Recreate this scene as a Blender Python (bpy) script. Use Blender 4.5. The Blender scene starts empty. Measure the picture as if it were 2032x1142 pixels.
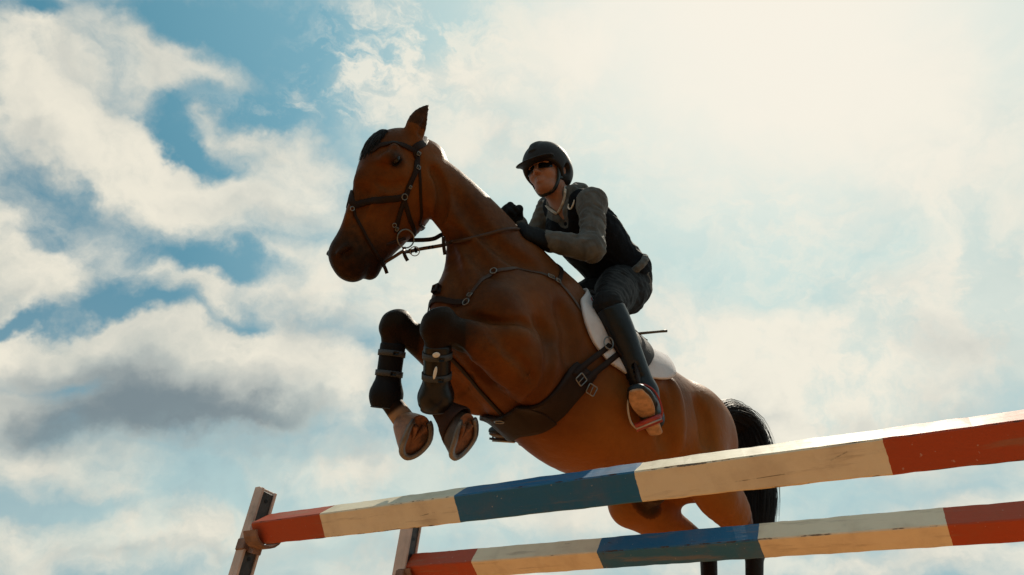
import bpy, math, random
import numpy as np
from mathutils import Vector, Matrix
from mathutils.bvhtree import BVHTree

SC = bpy.context.scene
COL = SC.collection
rad = math.radians
rng = np.random.default_rng(7)

# ------------------------------------------------------------------ camera
FPX, CX, CY = 1420.0, 1016.0, 571.0
_u = np.array([220., 1958., -1420.]); _u /= np.linalg.norm(_u)
_f = np.array([0, 0, -1.]); _y = _f - _f @ _u * _u; _y /= np.linalg.norm(_y)
CR = np.array([np.cross(_y, _u), _y, _u])          # camera axes -> world
CAM = np.array([0., 0., 0.45])
cam = bpy.data.cameras.new('camera')
cam.sensor_width = 36.0
cam.lens = 36.0 * FPX / 2032.0
cam.clip_start = 0.05
cam.clip_end = 20000.0
camo = bpy.data.objects.new('camera', cam); COL.objects.link(camo)
M4 = Matrix([[*CR[i], CAM[i]] for i in range(3)] + [[0, 0, 0, 1]])
camo.matrix_world = M4
SC.camera = camo
SC.view_settings.view_transform = 'Standard'
SC.view_settings.look = 'None'
SC.view_settings.exposure = 0.0
SC.view_settings.gamma = 1.0

def ray(px, py):
    return CR @ np.array([(px - CX) / FPX, -(py - CY) / FPX, -1.0])
def W(px, py, z):
    return CAM + ray(px, py) * z
def sky_dir(px, py):
    d = ray(px, py); return d / np.linalg.norm(d)

# ------------------------------------------------------------------ nodes helper
class NT:
    def __init__(s, tree):
        s.t = tree; s.n = tree.nodes; s.l = tree.links
    def new(s, typ, **kw):
        n = s.n.new(typ)
        for k, v in kw.items(): setattr(n, k, v)
        return n
    def inp(s, n, k, v):
        if isinstance(v, bpy.types.NodeSocket): s.l.new(v, n.inputs[k])
        elif v is not None: n.inputs[k].default_value = v
    def math(s, op, a, b=None, c=None, clamp=False):
        n = s.new('ShaderNodeMath', operation=op, use_clamp=clamp)
        s.inp(n, 0, a); s.inp(n, 1, b); s.inp(n, 2, c)
        return n.outputs[0]
    def vmath(s, op, a, b=None, scale=None):
        n = s.new('ShaderNodeVectorMath', operation=op)
        s.inp(n, 0, a); s.inp(n, 1, b)
        if scale is not None: s.inp(n, 'Scale', scale)
        return n.outputs['Value'] if op in ('DOT_PRODUCT', 'LENGTH') else n.outputs[0]
    def noise(s, vec, scale, detail=4, rough=.5, dist=0, color=False):
        n = s.new('ShaderNodeTexNoise'); s.inp(n, 'Vector', vec); s.inp(n, 'Scale', scale)
        s.inp(n, 'Detail', detail); s.inp(n, 'Roughness', rough); s.inp(n, 'Distortion', dist)
        return n.outputs['Color' if color else 'Fac']
    def ramp(s, fac, stops, interp='LINEAR'):
        n = s.new('ShaderNodeValToRGB'); s.inp(n, 'Fac', fac)
        n.color_ramp.interpolation = interp
        e = n.color_ramp.elements
        while len(e) < len(stops): e.new(.5)
        for el, (p, c) in zip(e, stops):
            el.position = p; el.color = (*c, 1) if len(c) == 3 else c
        return n.outputs['Color']
    def smooth(s, v, a, b, lo=0., hi=1.):
        n = s.new('ShaderNodeMapRange', interpolation_type='SMOOTHSTEP')
        s.inp(n, 0, v); s.inp(n, 1, a); s.inp(n, 2, b); s.inp(n, 3, lo); s.inp(n, 4, hi)
        return n.outputs[0]
    def mix(s, fac, a, b, mode='MIX'):
        n = s.new('ShaderNodeMix', data_type='RGBA', blend_type=mode)
        s.inp(n, 0, fac)
        s.inp(n, 6, a if isinstance(a, bpy.types.NodeSocket) else (*a, 1))
        s.inp(n, 7, b if isinstance(b, bpy.types.NodeSocket) else (*b, 1))
        return n.outputs[2]

# ------------------------------------------------------------------ sun + sky
SUN_DIR = sky_dir(1530, -40)                       # towards the sun
el = math.asin(SUN_DIR[2]); az = math.atan2(SUN_DIR[0], SUN_DIR[1])
sl = bpy.data.lights.new('sun', 'SUN'); sl.energy = 3.8; sl.angle = rad(0.6); sl.color = (1.0, .90, .74)
so = bpy.data.objects.new('sun', sl); COL.objects.link(so)
so.rotation_mode = 'QUATERNION'
so.rotation_quaternion = Vector(SUN_DIR).to_track_quat('Z', 'Y')
so.location = (0, 0, 30)

world = bpy.data.worlds.new('World'); SC.world = world; world.use_nodes = True
def build_sky():
    T = NT(world.node_tree); T.n.clear()
    sky = T.new('ShaderNodeTexSky', sky_type='NISHITA')
    sky.sun_disc = False; sky.sun_elevation = el; sky.sun_rotation = az
    sky.air_density = 1.0; sky.dust_density = .6; sky.ozone_density = 1.5
    dirv = T.new('ShaderNodeTexCoord').outputs['Generated']
    # wispy displacement of the direction so that cloud outlines are ragged
    w1 = T.vmath('SUBTRACT', T.noise(dirv, 3.2, 3, .55, color=True), (.5, .5, .5))
    w2 = T.vmath('SUBTRACT', T.noise(dirv, 11., 5, .6, color=True), (.5, .5, .5))
    wd = T.vmath('ADD', T.vmath('SCALE', w1, scale=.16), T.vmath('SCALE', w2, scale=.085))
    dv = T.vmath('ADD', dirv, wd)
    def blobs(lst, vec):
        acc = None
        for (px, py, rx, ry, ang, w) in lst:
            c = sky_dir(px, py)
            ex = sky_dir(px + 20 * math.cos(rad(ang)), py + 20 * math.sin(rad(ang))) - c
            ex -= ex @ c * c; ex /= np.linalg.norm(ex); ey = np.cross(c, ex)
            k = 1.0 / (FPX * (1 + ((px - CX) ** 2 + (py - CY) ** 2) / FPX ** 2) ** .5)
            m = T.new('ShaderNodeMapping', vector_type='TEXTURE')
            T.inp(m, 'Vector', vec)
            T.inp(m, 'Location', Vector(c))
            e = Matrix([ex, ey, c]).transposed().to_euler()
            m.inputs['Rotation'].default_value = e
            T.inp(m, 'Scale', Vector((rx * k, ry * k, .8)))
            g = T.new('ShaderNodeTexGradient', gradient_type='SPHERICAL')
            T.inp(g, 'Vector', m.outputs[0])
            acc = T.math('MULTIPLY_ADD', g.outputs['Fac'], w, acc if acc is not None else 0.0)
        return acc
    cover = blobs(CLOUDS, dv)
    shade = blobs(SHADES, dv)
    holes = blobs(HOLES, dv)
    n1 = T.noise(dirv, 5.0, 9, .58)
    n2 = T.noise(T.vmath('MULTIPLY', dv, (1.0, 1.0, 1.6)), 13.0, 8, .62)
    d = T.math('ADD', T.math('MINIMUM', T.math('MULTIPLY', cover, 1.15), 1.25), T.math('MULTIPLY', T.math('SUBTRACT', n1, .5), 2.0))
    d = T.math('ADD', d, T.math('MULTIPLY', T.math('SUBTRACT', n2, .5), .9))
    d = T.math('ADD', T.math('SUBTRACT', d, T.math('MULTIPLY', holes, .95)), .26)
    # clouds elsewhere in the sky, outside what the named cloud banks cover
    dens = T.smooth(d, -.12, 1.02)
    # sky colour
    base = T.vmath('SCALE', sky.outputs[0], scale=.1)
    ang = T.math('ARCCOSINE', T.vmath('DOT_PRODUCT', dirv, tuple(SUN_DIR)))
    glow = T.math('POWER', T.smooth(ang, 1.05, .0), 1.4)
    core = T.smooth(ang, .41, .06)
    blue = T.mix(.85, base, T.ramp(T.smooth(ang, 1.2, .15), [(0, (.045, .195, .290)), (.3, (.088, .295, .390)), (.66, (.15, .41, .51)), (.84, (.46, .66, .655)), (1, (.70, .80, .74))]), 'MIX')
    blue = T.mix(T.math('MULTIPLY', glow, .25), blue, (.8, .86, .78))
    sepz = T.new('ShaderNodeSeparateXYZ'); T.l.new(dirv, sepz.inputs[0])
    blue = T.mix(T.smooth(sepz.outputs[2], .62, .10, 0., .62), blue, (.40, .56, .58))
    veil = T.math('MULTIPLY', blobs(VEILS, dv), T.smooth(n1, .25, .62, .75, 1.15), clamp=True)
    blue = T.mix(T.math('MULTIPLY', veil, .66), blue, (.66, .79, .73))
    n3 = T.noise(dirv, 4.0, 6, .6)
    lit = T.mix(T.smooth(T.math('ADD', T.math('ADD', T.math('MULTIPLY', n3, .55), T.math('MULTIPLY', n2, .45)), T.math('MULTIPLY', d, .07)), .38, .66), (.61, .62, .55), (.90, .84, .70))
    sh = T.math('ADD', shade, T.math('MULTIPLY', T.math('SUBTRACT', T.noise(dv, 6.5, 5, .55), .48), 1.5))
    sh = T.math('ADD', sh, T.math('MULTIPLY', T.math('SUBTRACT', n2, .5), .5))
    sh = T.math('SUBTRACT', sh, T.math('MULTIPLY', core, .6))
    cl = T.mix(T.smooth(sh, -.10, .55, 0., .62), lit, (.36, .41, .41))
    cl = T.mix(T.smooth(sh, .35, 1.25), cl, (.20, .25, .275))
    cl = T.mix(T.math('MULTIPLY', glow, .9), cl, (.92, .88, .77))
    colr = T.mix(T.math('MULTIPLY', dens, .94), blue, cl)
    # mottled high cloud round the sun
    m_ = T.noise(T.vmath('MULTIPLY', dv, (1., 1., 2.2)), 24., 6, .6)
    mott = T.math('MULTIPLY', blobs(MOTTLE, dv), T.smooth(T.math('ADD', T.math('MULTIPLY', m_, .7), T.math('MULTIPLY', n2, .4)), .47, .68), clamp=True)
    colr = T.mix(T.math('MULTIPLY', mott, .85), colr, (.88, .84, .72))
    gap = T.math('MULTIPLY', T.smooth(T.noise(dv, 9., 6, .6), .56, .40), T.smooth(ang, .18, .42))
    colr = T.mix(T.math('MULTIPLY', gap, T.math('MULTIPLY', veil, .48)), colr, (.47, .66, .66))
    colr = T.mix(core, colr, (.935, .885, .775))
    bg = T.new('ShaderNodeBackground'); T.inp(bg, 'Color', colr); T.inp(bg, 'Strength', 1.0)
    out = T.new('ShaderNodeOutputWorld'); T.l.new(bg.outputs[0], out.inputs[0])
# cloud banks: (x, y, radius along, radius across, tilt, weight) around the directions they are seen in
VEILS = [(1560, 420, 1000, 620, 0, 1.7), (1100, 1000, 900, 330, 0, 1.0), (300, 1020, 700, 220, 0, .6), (900, 500, 500, 260, 0, .35)]
MOTTLE = [(950, 160, 330, 200, 0, 1.4), (720, 170, 200, 130, 0, .7), (1150, 300, 300, 150, 0, .8), (1500, 420, 360, 160, -10, .7), (1700, 560, 420, 200, 0, .6), (560, 240, 180, 60, 0, .5), (800, 60, 140, 60, 0, .5)]
CLOUDS = [
 (120, 200, 300, 120, 35, 1.0), (250, 300, 260, 110, 25, .9), (130, 90, 200, 50, 30, .5), (350, 130, 200, 55, 22, .75), (560, 300, 200, 55, 18, .7), (470, 390, 330, 80, 3, .8),
 (70, 500, 190, 80, 30, .9), (390, 560, 130, 50, 15, .6), (30, 640, 130, 45, 10, .7), (230, 660, 220, 70, -5, .9), (420, 740, 330, 110, 5, 1.0), (280, 820, 330, 90, 0, .8),
 (170, 920, 240, 60, 8, .8), (250, 1070, 460, 90, -3, 1.0), (60, 760, 140, 60, 0, .5), (640, 560, 190, 110, 30, .7), (560, 700, 240, 90, 20, .9), (640, 780, 240, 130, 10, .8), (720, 950, 260, 80, 5, .7),
 (920, 190, 200, 60, 15, .7), (820, 230, 110, 60, 20, .4), (1000, 320, 200, 120, 10, .7), (1100, 120, 260, 100, -15, .7), (1420, 660, 260, 90, 8, 1.0), (1700, 700, 420, 170, -12, 1.0), (1950, 560, 240, 200, 0, .9), (1620, 820, 340, 90, 0, .7), (1280, 800, 260, 120, 0, .5),
 (1520, 770, 380, 90, 10, .7), (1800, 900, 420, 80, -5, .5), (1850, 380, 300, 120, -30, .6), (1650, 230, 420, 180, 0, .7),
 (1980, 1020, 300, 50, 0, .5), (1150, 1010, 380, 80, 0, .6), (1750, 1120, 420, 50, 0, .6), (1000, 1120, 500, 50, 0, .5), (860, 500, 220, 110, 10, .7),
 (900, 640, 200, 90, 0, .5), (700, 40, 120, 30, 10, .2), (590, 200, 60, 30, -30, .4), (700, 190, 90, 40, 20, .3), (1250, 560, 200, 90, 0, .35),
]
SHADES = [(340, 800, 330, 125, 3, 1.45), (60, 300, 160, 90, 20, .5), (130, 830, 130, 50, 0, .6), (540, 830, 200, 50, 0, .7), (170, 400, 170, 50, 15, .5), (60, 540, 140, 40, 20, .45), (300, 560, 120, 40, 10, .3),
 (160, 700, 190, 50, 0, .45), (740, 1090, 300, 50, 0, .6), (1850, 830, 300, 50, 0, .4), (560, 420, 220, 45, 8, .4), (1900, 660, 220, 60, 0, .4), (250, 1100, 300, 35, 0, .5), (40, 220, 100, 60, 30, .3),
 (560, 900, 260, 50, 0, .5), (1500, 800, 260, 40, 5, .3), (640, 640, 160, 50, 20, .3), (1650, 560, 200, 50, -10, .25)]
HOLES = [(560, 90, 300, 95, 3, 1.0), (600, 190, 190, 70, 10, .6), (385, 262, 90, 55, 50, 1.0), (480, 225, 130, 50, 15, .75), (440, 320, 90, 34, 30, .6), (450, 515, 190, 42, 10, 1.0), (290, 600, 260, 34, 6, .8), (500, 630, 70, 40, 20, .8),
 (60, 590, 160, 26, 10, .8), (190, 740, 100, 30, 0, .5), (430, 960, 240, 40, 8, .7), (1390, 500, 250, 80, 0, .75), (50, 440, 110, 30, 0, .6), (50, 20, 110, 40, 10, .9),
 (80, 995, 200, 28, 0, .6), (1580, 370, 180, 110, 0, .45), (1630, 930, 120, 50, 0, .45), (740, 130, 160, 60, 10, .5), (240, 560, 90, 40, 0, .6), (30, 330, 60, 30, 0, .2), (1750, 470, 150, 60, -20, .4)]
build_sky()

# ------------------------------------------------------------------ object helpers
def tag(o, label=None, cat=None, group=None, kind=None):
    if label: o['label'] = label
    if cat: o['category'] = cat
    if group: o['group'] = group
    if kind: o['kind'] = kind
    return o
def empty(name, loc=(0, 0, 0)):
    o = bpy.data.objects.new(name, None); COL.objects.link(o); o.location = loc
    o.empty_display_size = .1
    return o
def mesh_obj(name, V, F, mat, parent=None, smooth=True, cols=None):
    """V in world coordinates"""
    me = bpy.data.meshes.new(name)
    V = np.asarray(V, dtype=np.float64)
    if isinstance(F, np.ndarray):
        n, k = F.shape
        me.vertices.add(len(V)); me.vertices.foreach_set('co', V.ravel())
        me.loops.add(n * k); me.loops.foreach_set('vertex_index', F.ravel().astype(np.int32))
        me.polygons.add(n); me.polygons.foreach_set('loop_start', np.arange(0, n * k, k, dtype=np.int32))
        me.update(calc_edges=True)
    else:
        me.from_pydata([tuple(v) for v in V], [], F); me.update()
    me.validate()
    if smooth: me.polygons.foreach_set('use_smooth', [True] * len(me.polygons))
    if cols is not None:
        a = me.color_attributes.new('tone', 'FLOAT_COLOR', 'POINT')
        a.data.foreach_set('color', np.asarray(cols, dtype=np.float32).ravel())
    me.materials.append(mat)
    o = bpy.data.objects.new(name, me); COL.objects.link(o)
    if parent is not None:
        o.parent = parent
        b = np.array(parent_world(parent)); o.location = Vector(-b)
    return o
def parent_world(p):
    l = np.array(p.location)
    while p.parent is not None:
        p = p.parent; l = l + np.array(p.location)
    return l
class MB:
    """collects pieces (world coordinates) into one mesh"""
    def __init__(s): s.V = []; s.F = []
    def add(s, V, F):
        o = len(s.V); s.V += [tuple(map(float, v)) for v in V]; s.F += [tuple(i + o for i in f) for f in F]
        return s
    def build(s, name, mat, parent=None, smooth=True):
        return mesh_obj(name, s.V, s.F, mat, parent, smooth)
def nrm(v): v = np.asarray(v, float); return v / (np.linalg.norm(v) + 1e-12)
def catmull(P, n):
    """P (k,d) -> dense"""
    P = np.asarray(P, float); k = len(P)
    if k < 3: return np.array([P[0] + (P[-1] - P[0]) * t for t in np.linspace(0, 1, n * (k - 1) + 1)])
    Q = np.vstack([2 * P[0] - P[1], P, 2 * P[-1] - P[-2]]); out = []
    for i in range(k - 1):
        a, b, c, d = Q[i:i + 4]
        for t in np.linspace(0, 1, n, endpoint=False):
            out.append(.5 * (2 * b + (c - a) * t + (2 * a - 5 * b + 4 * c - d) * t * t + (3 * b - a - 3 * c + d) * t ** 3))
    out.append(P[-1]); return np.array(out)
def frames(P, up=None, closed=False):
    P = np.asarray(P, float); n = len(P)
    if closed: T = np.roll(P, -1, 0) - np.roll(P, 1, 0)
    else: T = np.gradient(P, axis=0)
    T /= np.linalg.norm(T, axis=1)[:, None] + 1e-12
    N = np.zeros_like(P)
    if up is None:
        a = np.array([0, 0, 1.]) if abs(T[0][2]) < .9 else np.array([1., 0, 0])
        v = nrm(a - a @ T[0] * T[0])
        for i in range(n):
            v = nrm(v - v @ T[i] * T[i]); N[i] = v
    else:
        up = np.broadcast_to(np.asarray(up, float), P.shape)
        for i in range(n): N[i] = nrm(up[i] - up[i] @ T[i] * T[i])
    return T, N, np.cross(T, N)
def sweep(mb, P, prof, up=None, scale=None, closed=False, caps=True):
    """prof: list of (n,b) offsets; N axis = up"""
    T, N, B = frames(P, up, closed); k = len(prof); n = len(P); V = []
    for i in range(n):
        s = 1 if scale is None else scale[i]
        for (a, b) in prof: V.append(P[i] + N[i] * a * s + B[i] * b * s)
    F = []
    for i in range(n if closed else n - 1):
        j = (i + 1) % n
        for q in range(k):
            r = (q + 1) % k
            F.append((i * k + q, i * k + r, j * k + r, j * k + q))
    if caps and not closed:
        F.append(tuple(range(k))[::-1]); F.append(tuple((n - 1) * k + q for q in range(k)))
    mb.add(V, F); return mb
def circ(r, n=8, r2=None):
    return [(r * math.cos(2 * math.pi * i / n), (r2 or r) * math.sin(2 * math.pi * i / n)) for i in range(n)]
def tube(P, r, n=8, scale=None, closed=False):
    return sweep(MB(), P, circ(r, n), scale=scale, closed=closed)
def ring(c, nrm_, r, t, n=28, a=1.0, xdir=None):
    nz = nrm(nrm_); x = nrm(np.cross(nz, [0.3, .2, 1.])) if xdir is None else nrm(np.asarray(xdir) - np.asarray(xdir) @ nz * nz)
    y = np.cross(nz, x)
    P = [np.asarray(c) + r * (x * math.cos(q) + y * a * math.sin(q)) for q in np.linspace(0, 2 * math.pi, n, endpoint=False)]
    return tube(P, t, 8, closed=True)
def ellipsoid_mb(c, R, rr, nu=20, nv=14, mb=None):
    mb = mb or MB(); V = []; F = []
    for i in range(nv + 1):
        th = math.pi * i / nv
        for j in range(nu):
            ph = 2 * math.pi * j / nu
            p = np.array([math.sin(th) * math.cos(ph) * rr[0], math.sin(th) * math.sin(ph) * rr[1], math.cos(th) * rr[2]])
            V.append(np.asarray(c) + np.asarray(R).T @ p)
    for i in range(nv):
        for j in range(nu):
            k = (j + 1) % nu; F.append((i * nu + j, (i + 1) * nu + j, (i + 1) * nu + k, i * nu + k))
    return mb.add(V, F)
def box_mb(c, ax, half, mb=None, bev=.15):
    """slightly bevelled box; ax rows = axes"""
    mb = mb or MB(); ax = np.asarray(ax); h = np.asarray(half, float); b = min(h) * bev
    V = []; idx = {}
    for sx in (-1, 1):
        for sy in (-1, 1):
            for sz in (-1, 1):
                for k in range(3):
                    d = h - b; d[k] = h[k]
                    idx[(sx, sy, sz, k)] = len(V); V.append(np.asarray(c) + (np.array([sx, sy, sz]) * d) @ ax)
    F = []
    for k in range(3):
        a, e = [(1, 2), (2, 0), (0, 1)][k]
        for s in (-1, 1):
            q = []
            for (u, v) in ((-1, -1), (1, -1), (1, 1), (-1, 1)):
                t = [0, 0, 0]; t[k] = s; t[a] = u; t[e] = v; q.append(idx[(*t, k)])
            F.append(tuple(q if s > 0 else q[::-1]))
        for u in (-1, 1):
            for v in (-1, 1):
                t0 = [0, 0, 0]; t0[a] = u; t0[e] = v; t1 = list(t0); t0[k] = -1; t1[k] = 1
                q = (idx[(*t0, a)], idx[(*t1, a)], idx[(*t1, e)], idx[(*t0, e)])
                F.append(q if u * v > 0 else q[::-1])
    for sx in (-1, 1):
        for sy in (-1, 1):
            for sz in (-1, 1):
                q = [idx[(sx, sy, sz, k)] for k in range(3)]; F.append(tuple(q if sx * sy * sz > 0 else q[::-1]))
    return mb.add(V, F)

# ------------------------------------------------------------------ implicit bodies (smooth unions), one surface each
class Field:
    def __init__(s, lo, hi, h):
        s.lo = np.asarray(lo, float); s.h = h
        s.dim = tuple(int(math.ceil((b - a) / h)) + 1 for a, b in zip(lo, hi))
        s.D = np.full(s.dim, 1.0, np.float32)
    def sub(s, lo, hi):
        a = [max(0, int((lo[i] - s.lo[i]) / s.h)) for i in range(3)]
        b = [min(s.dim[i], int((hi[i] - s.lo[i]) / s.h) + 2) for i in range(3)]
        if any(b[i] <= a[i] for i in range(3)): return None, None
        sl_ = tuple(slice(a[i], b[i]) for i in range(3))
        ax = [(s.lo[i] + s.h * np.arange(a[i], b[i])).astype(np.float32) for i in range(3)]
        return sl_, (ax[0][:, None, None], ax[1][None, :, None], ax[2][None, None, :])
    def put(s, sl_, d, k, neg=False):
        A = s.D[sl_]
        if neg:
            d = -d; hh = np.maximum(k - np.abs(A - d), 0) / k; s.D[sl_] = np.maximum(A, d) + hh * hh * k * .25
        else:
            hh = np.maximum(k - np.abs(A - d), 0) / k; s.D[sl_] = np.minimum(A, d) - hh * hh * k * .25
    def capsule(s, a, b, ra, rb, k=.03, neg=False, flat=None, fs=1.0):
        """round cone; flat = axis along which it is squeezed by fs"""
        a = np.asarray(a, float); b = np.asarray(b, float); m = max(ra, rb) + k + 2 * s.h
        sl_, g = s.sub(np.minimum(a, b) - m, np.maximum(a, b) + m)
        if sl_ is None: return
        ab = b - a; L = ab @ ab + 1e-12
        p = [g[i] - a[i] for i in range(3)]
        t = np.clip((p[0] * ab[0] + p[1] * ab[1] + p[2] * ab[2]) / L, 0, 1)
        q = [p[i] - ab[i] * t for i in range(3)]
        d2 = q[0] ** 2 + q[1] ** 2 + q[2] ** 2
        if flat is not None:
            f = nrm(flat); c = q[0] * f[0] + q[1] * f[1] + q[2] * f[2]
            d2 = d2 + c * c * (1 / fs ** 2 - 1)
        d = np.sqrt(d2) - (ra + (rb - ra) * t)
        s.put(sl_, d.astype(np.float32), k, neg)
    def ell(s, c, ax, rr, k=.03, neg=False):
        c = np.asarray(c, float); ax = np.array([nrm(a) for a in ax]); m = max(rr) + k + 2 * s.h
        sl_, g = s.sub(c - m, c + m)
        if sl_ is None: return
        p = [g[i] - c[i] for i in range(3)]
        k0 = 0; k1 = 0
        for i in range(3):
            v = p[0] * ax[i][0] + p[1] * ax[i][1] + p[2] * ax[i][2]
            k0 = k0 + (v / rr[i]) ** 2; k1 = k1 + (v / rr[i] ** 2) ** 2
        k0 = np.sqrt(k0); k1 = np.sqrt(k1) + 1e-9
        s.put(sl_, (k0 * (k0 - 1) / k1).astype(np.float32), k, neg)
    def loft(s, st, k=.03, n=5, p=2.0, neg=False):
        """st rows: centre(3), up(3), half width, half up, half down"""
        A = catmull(np.asarray(st, float), n)
        A[:, 6:] = np.maximum(A[:, 6:], .004)
        mx = A[:, 6:9].max() + k + 2 * s.h
        SL, G = s.sub(A[:, :3].min(0) - mx, A[:, :3].max(0) + mx)
        tmp = np.full([x.stop - x.start for x in SL], 1.0, np.float32)
        off = [x.start for x in SL]
        for i in range(len(A) - 1):
            a, b = A[i], A[i + 1]; m = max(a[6:9].max(), b[6:9].max()) + k + 2 * s.h
            sl_, g = s.sub(np.minimum(a[:3], b[:3]) - m, np.maximum(a[:3], b[:3]) + m)
            if sl_ is None: continue
            ab = b[:3] - a[:3]; L = math.sqrt(ab @ ab) + 1e-9; tg = ab / L
            q = [g[j] - a[j] for j in range(3)]
            tr = (q[0] * tg[0] + q[1] * tg[1] + q[2] * tg[2])
            t = np.clip(tr / L, 0, 1); over = tr - t * L
            up = nrm(a[3:6] + b[3:6]); up = nrm(up - up @ tg * tg); la = np.cross(tg, up)
            q = [q[j] - tg[j] * tr for j in range(3)]
            v = q[0] * up[0] + q[1] * up[1] + q[2] * up[2]
            w = q[0] * la[0] + q[1] * la[1] + q[2] * la[2]
            rw = a[6] + (b[6] - a[6]) * t; ru = a[7] + (b[7] - a[7]) * t; rd = a[8] + (b[8] - a[8]) * t
            rv = np.where(v > 0, ru, rd)
            e = np.sqrt((w / rw) ** 2 + (v / rv) ** 2) if p == 2.0 else (np.abs(w / rw) ** p + np.abs(v / rv) ** p) ** (1 / p)
            rm = np.minimum(rw, np.minimum(ru, rd))
            e3 = np.sqrt(e * e + (over / rm) ** 2); r3 = np.sqrt(w * w + v * v + over * over)
            d = np.where(e3 > .05, r3 * (1 - 1 / np.maximum(e3, .05)), -rm)
            ts = tuple(slice(x.start - o, x.stop - o) for x, o in zip(sl_, off))
            tmp[ts] = np.minimum(tmp[ts], d.astype(np.float32))
        s.put(SL, tmp, k, neg)
    def value(s, P):
        """trilinear sample"""
        q = (np.asarray(P, float) - s.lo) / s.h; i = np.clip(np.floor(q).astype(int), 0, np.array(s.dim) - 2); f = q - i
        r = 0
        for a in (0, 1):
            for b in (0, 1):
                for c in (0, 1):
                    w = (f[:, 0] if a else 1 - f[:, 0]) * (f[:, 1] if b else 1 - f[:, 1]) * (f[:, 2] if c else 1 - f[:, 2])
                    r = r + w * s.D[i[:, 0] + a, i[:, 1] + b, i[:, 2] + c]
        return r
    def mesh(s, smooth=3, lam=.5, D=None):
        D = s.D if D is None else D
        I = D < 0
        c = np.zeros(tuple(x - 1 for x in D.shape), np.uint8)
        for a in (0, 1):
            for b in (0, 1):
                for e in (0, 1):
                    c += I[a:D.shape[0] - 1 + a, b:D.shape[1] - 1 + b, e:D.shape[2] - 1 + e]
        act = np.argwhere((c > 0) & (c < 8))
        idx = np.full(c.shape, -1, np.int32); idx[act[:, 0], act[:, 1], act[:, 2]] = np.arange(len(act))
        cor = [(a, b, e) for a in (0, 1) for b in (0, 1) for e in (0, 1)]
        val = {q: D[act[:, 0] + q[0], act[:, 1] + q[1], act[:, 2] + q[2]] for q in cor}
        acc = np.zeros((len(act), 3)); cnt = np.zeros(len(act))
        for q in cor:
            for k in range(3):
                if q[k] == 0:
                    r = list(q); r[k] = 1; r = tuple(r)
                    v0, v1 = val[q], val[r]; m = (v0 < 0) != (v1 < 0)
                    t = v0[m] / (v0[m] - v1[m]); P = np.tile(np.array(q, float), (m.sum(), 1)); P[:, k] = t
                    acc[m] += P; cnt[m] += 1
        V = s.lo + s.h * (act + acc / cnt[:, None])
        F = []
        for k in range(3):
            a, b = (k + 1) % 3, (k + 2) % 3
            s0 = [slice(0, None)] * 3; s1 = [slice(0, None)] * 3
            s0[k] = slice(0, -1); s1[k] = slice(1, None)
            x = I[tuple(s0)] != I[tuple(s1)]
            e = np.argwhere(x)
            ok = (e[:, a] > 0) & (e[:, b] > 0) & (e[:, a] < D.shape[a] - 1) & (e[:, b] < D.shape[b] - 1)
            e = e[ok]
            def cell(da, db):
                q = e.copy(); q[:, a] += da; q[:, b] += db; return idx[q[:, 0], q[:, 1], q[:, 2]]
            quad = np.stack([cell(-1, -1), cell(0, -1), cell(0, 0), cell(-1, 0)], 1)
            ins = I[e[:, 0], e[:, 1], e[:, 2]]
            quad[~ins] = quad[~ins][:, ::-1]
            F.append(quad)
        F = np.vstack(F); F = F[(F >= 0).all(1)]
        # smoothing
        E = np.vstack([F[:, [0, 1]], F[:, [1, 2]], F[:, [2, 3]], F[:, [3, 0]]])
        n = len(V)
        deg = np.bincount(E[:, 0], minlength=n) + np.bincount(E[:, 1], minlength=n)
        for it in range(smooth * 2):
            l = lam if it % 2 == 0 else -lam * 1.04
            S = np.zeros((n, 3))
            for j in range(3):
                S[:, j] = np.bincount(E[:, 0], V[E[:, 1], j], minlength=n) + np.bincount(E[:, 1], V[E[:, 0], j], minlength=n)
            V = V + l * (S / np.maximum(deg, 1)[:, None] - V)
        return V, F

# ------------------------------------------------------------------ horse pose frame
def rotm(a, b, c):
    ca, sa, cb, sb, cc, sc = math.cos(a), math.sin(a), math.cos(b), math.sin(b), math.cos(c), math.sin(c)
    return np.array([[ca, -sa, 0], [sa, ca, 0], [0, 0, 1]]) @ np.array([[cb, 0, sb], [0, 1, 0], [-sb, 0, cb]]) @ np.array([[1, 0, 0], [0, cc, -sc], [0, sc, cc]])
HR = rotm(rad(-144.357), rad(-8.071), rad(-6.897)); HT = np.array([.234375, 2.58043, 2.39928])
def h2w(p): return np.asarray(p, float) @ HR.T + HT
def w2h(p): return (np.asarray(p, float) - HT) @ HR
def hl(px, py, y):
    """point of the view ray that lies at lateral offset y from the horse's middle plane, in the horse's frame"""
    o = w2h(CAM); d = ray(px, py) @ HR
    return o + d * ((y - o[1]) / d[1])
def reach(px, py, centre, r, near=True):
    """joint seen at (px,py) a bone length r from centre (horse frame)"""
    o = w2h(CAM); d = ray(px, py) @ HR; c = np.asarray(centre)
    dd = d @ d; b = (o - c) @ d; cc = (o - c) @ (o - c) - r * r; disc = b * b - dd * cc
    t = -b / dd if disc < 0 else (-b - math.sqrt(disc)) / dd if near else (-b + math.sqrt(disc)) / dd
    return o + d * t
def zp(px, py, z): return w2h(W(px, py, z))
def proj_h(p):
    c = (h2w(p) - CAM) @ CR; return (CX + FPX * c[0] / -c[2], CY - FPX * c[1] / -c[2], -c[2])

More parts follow.
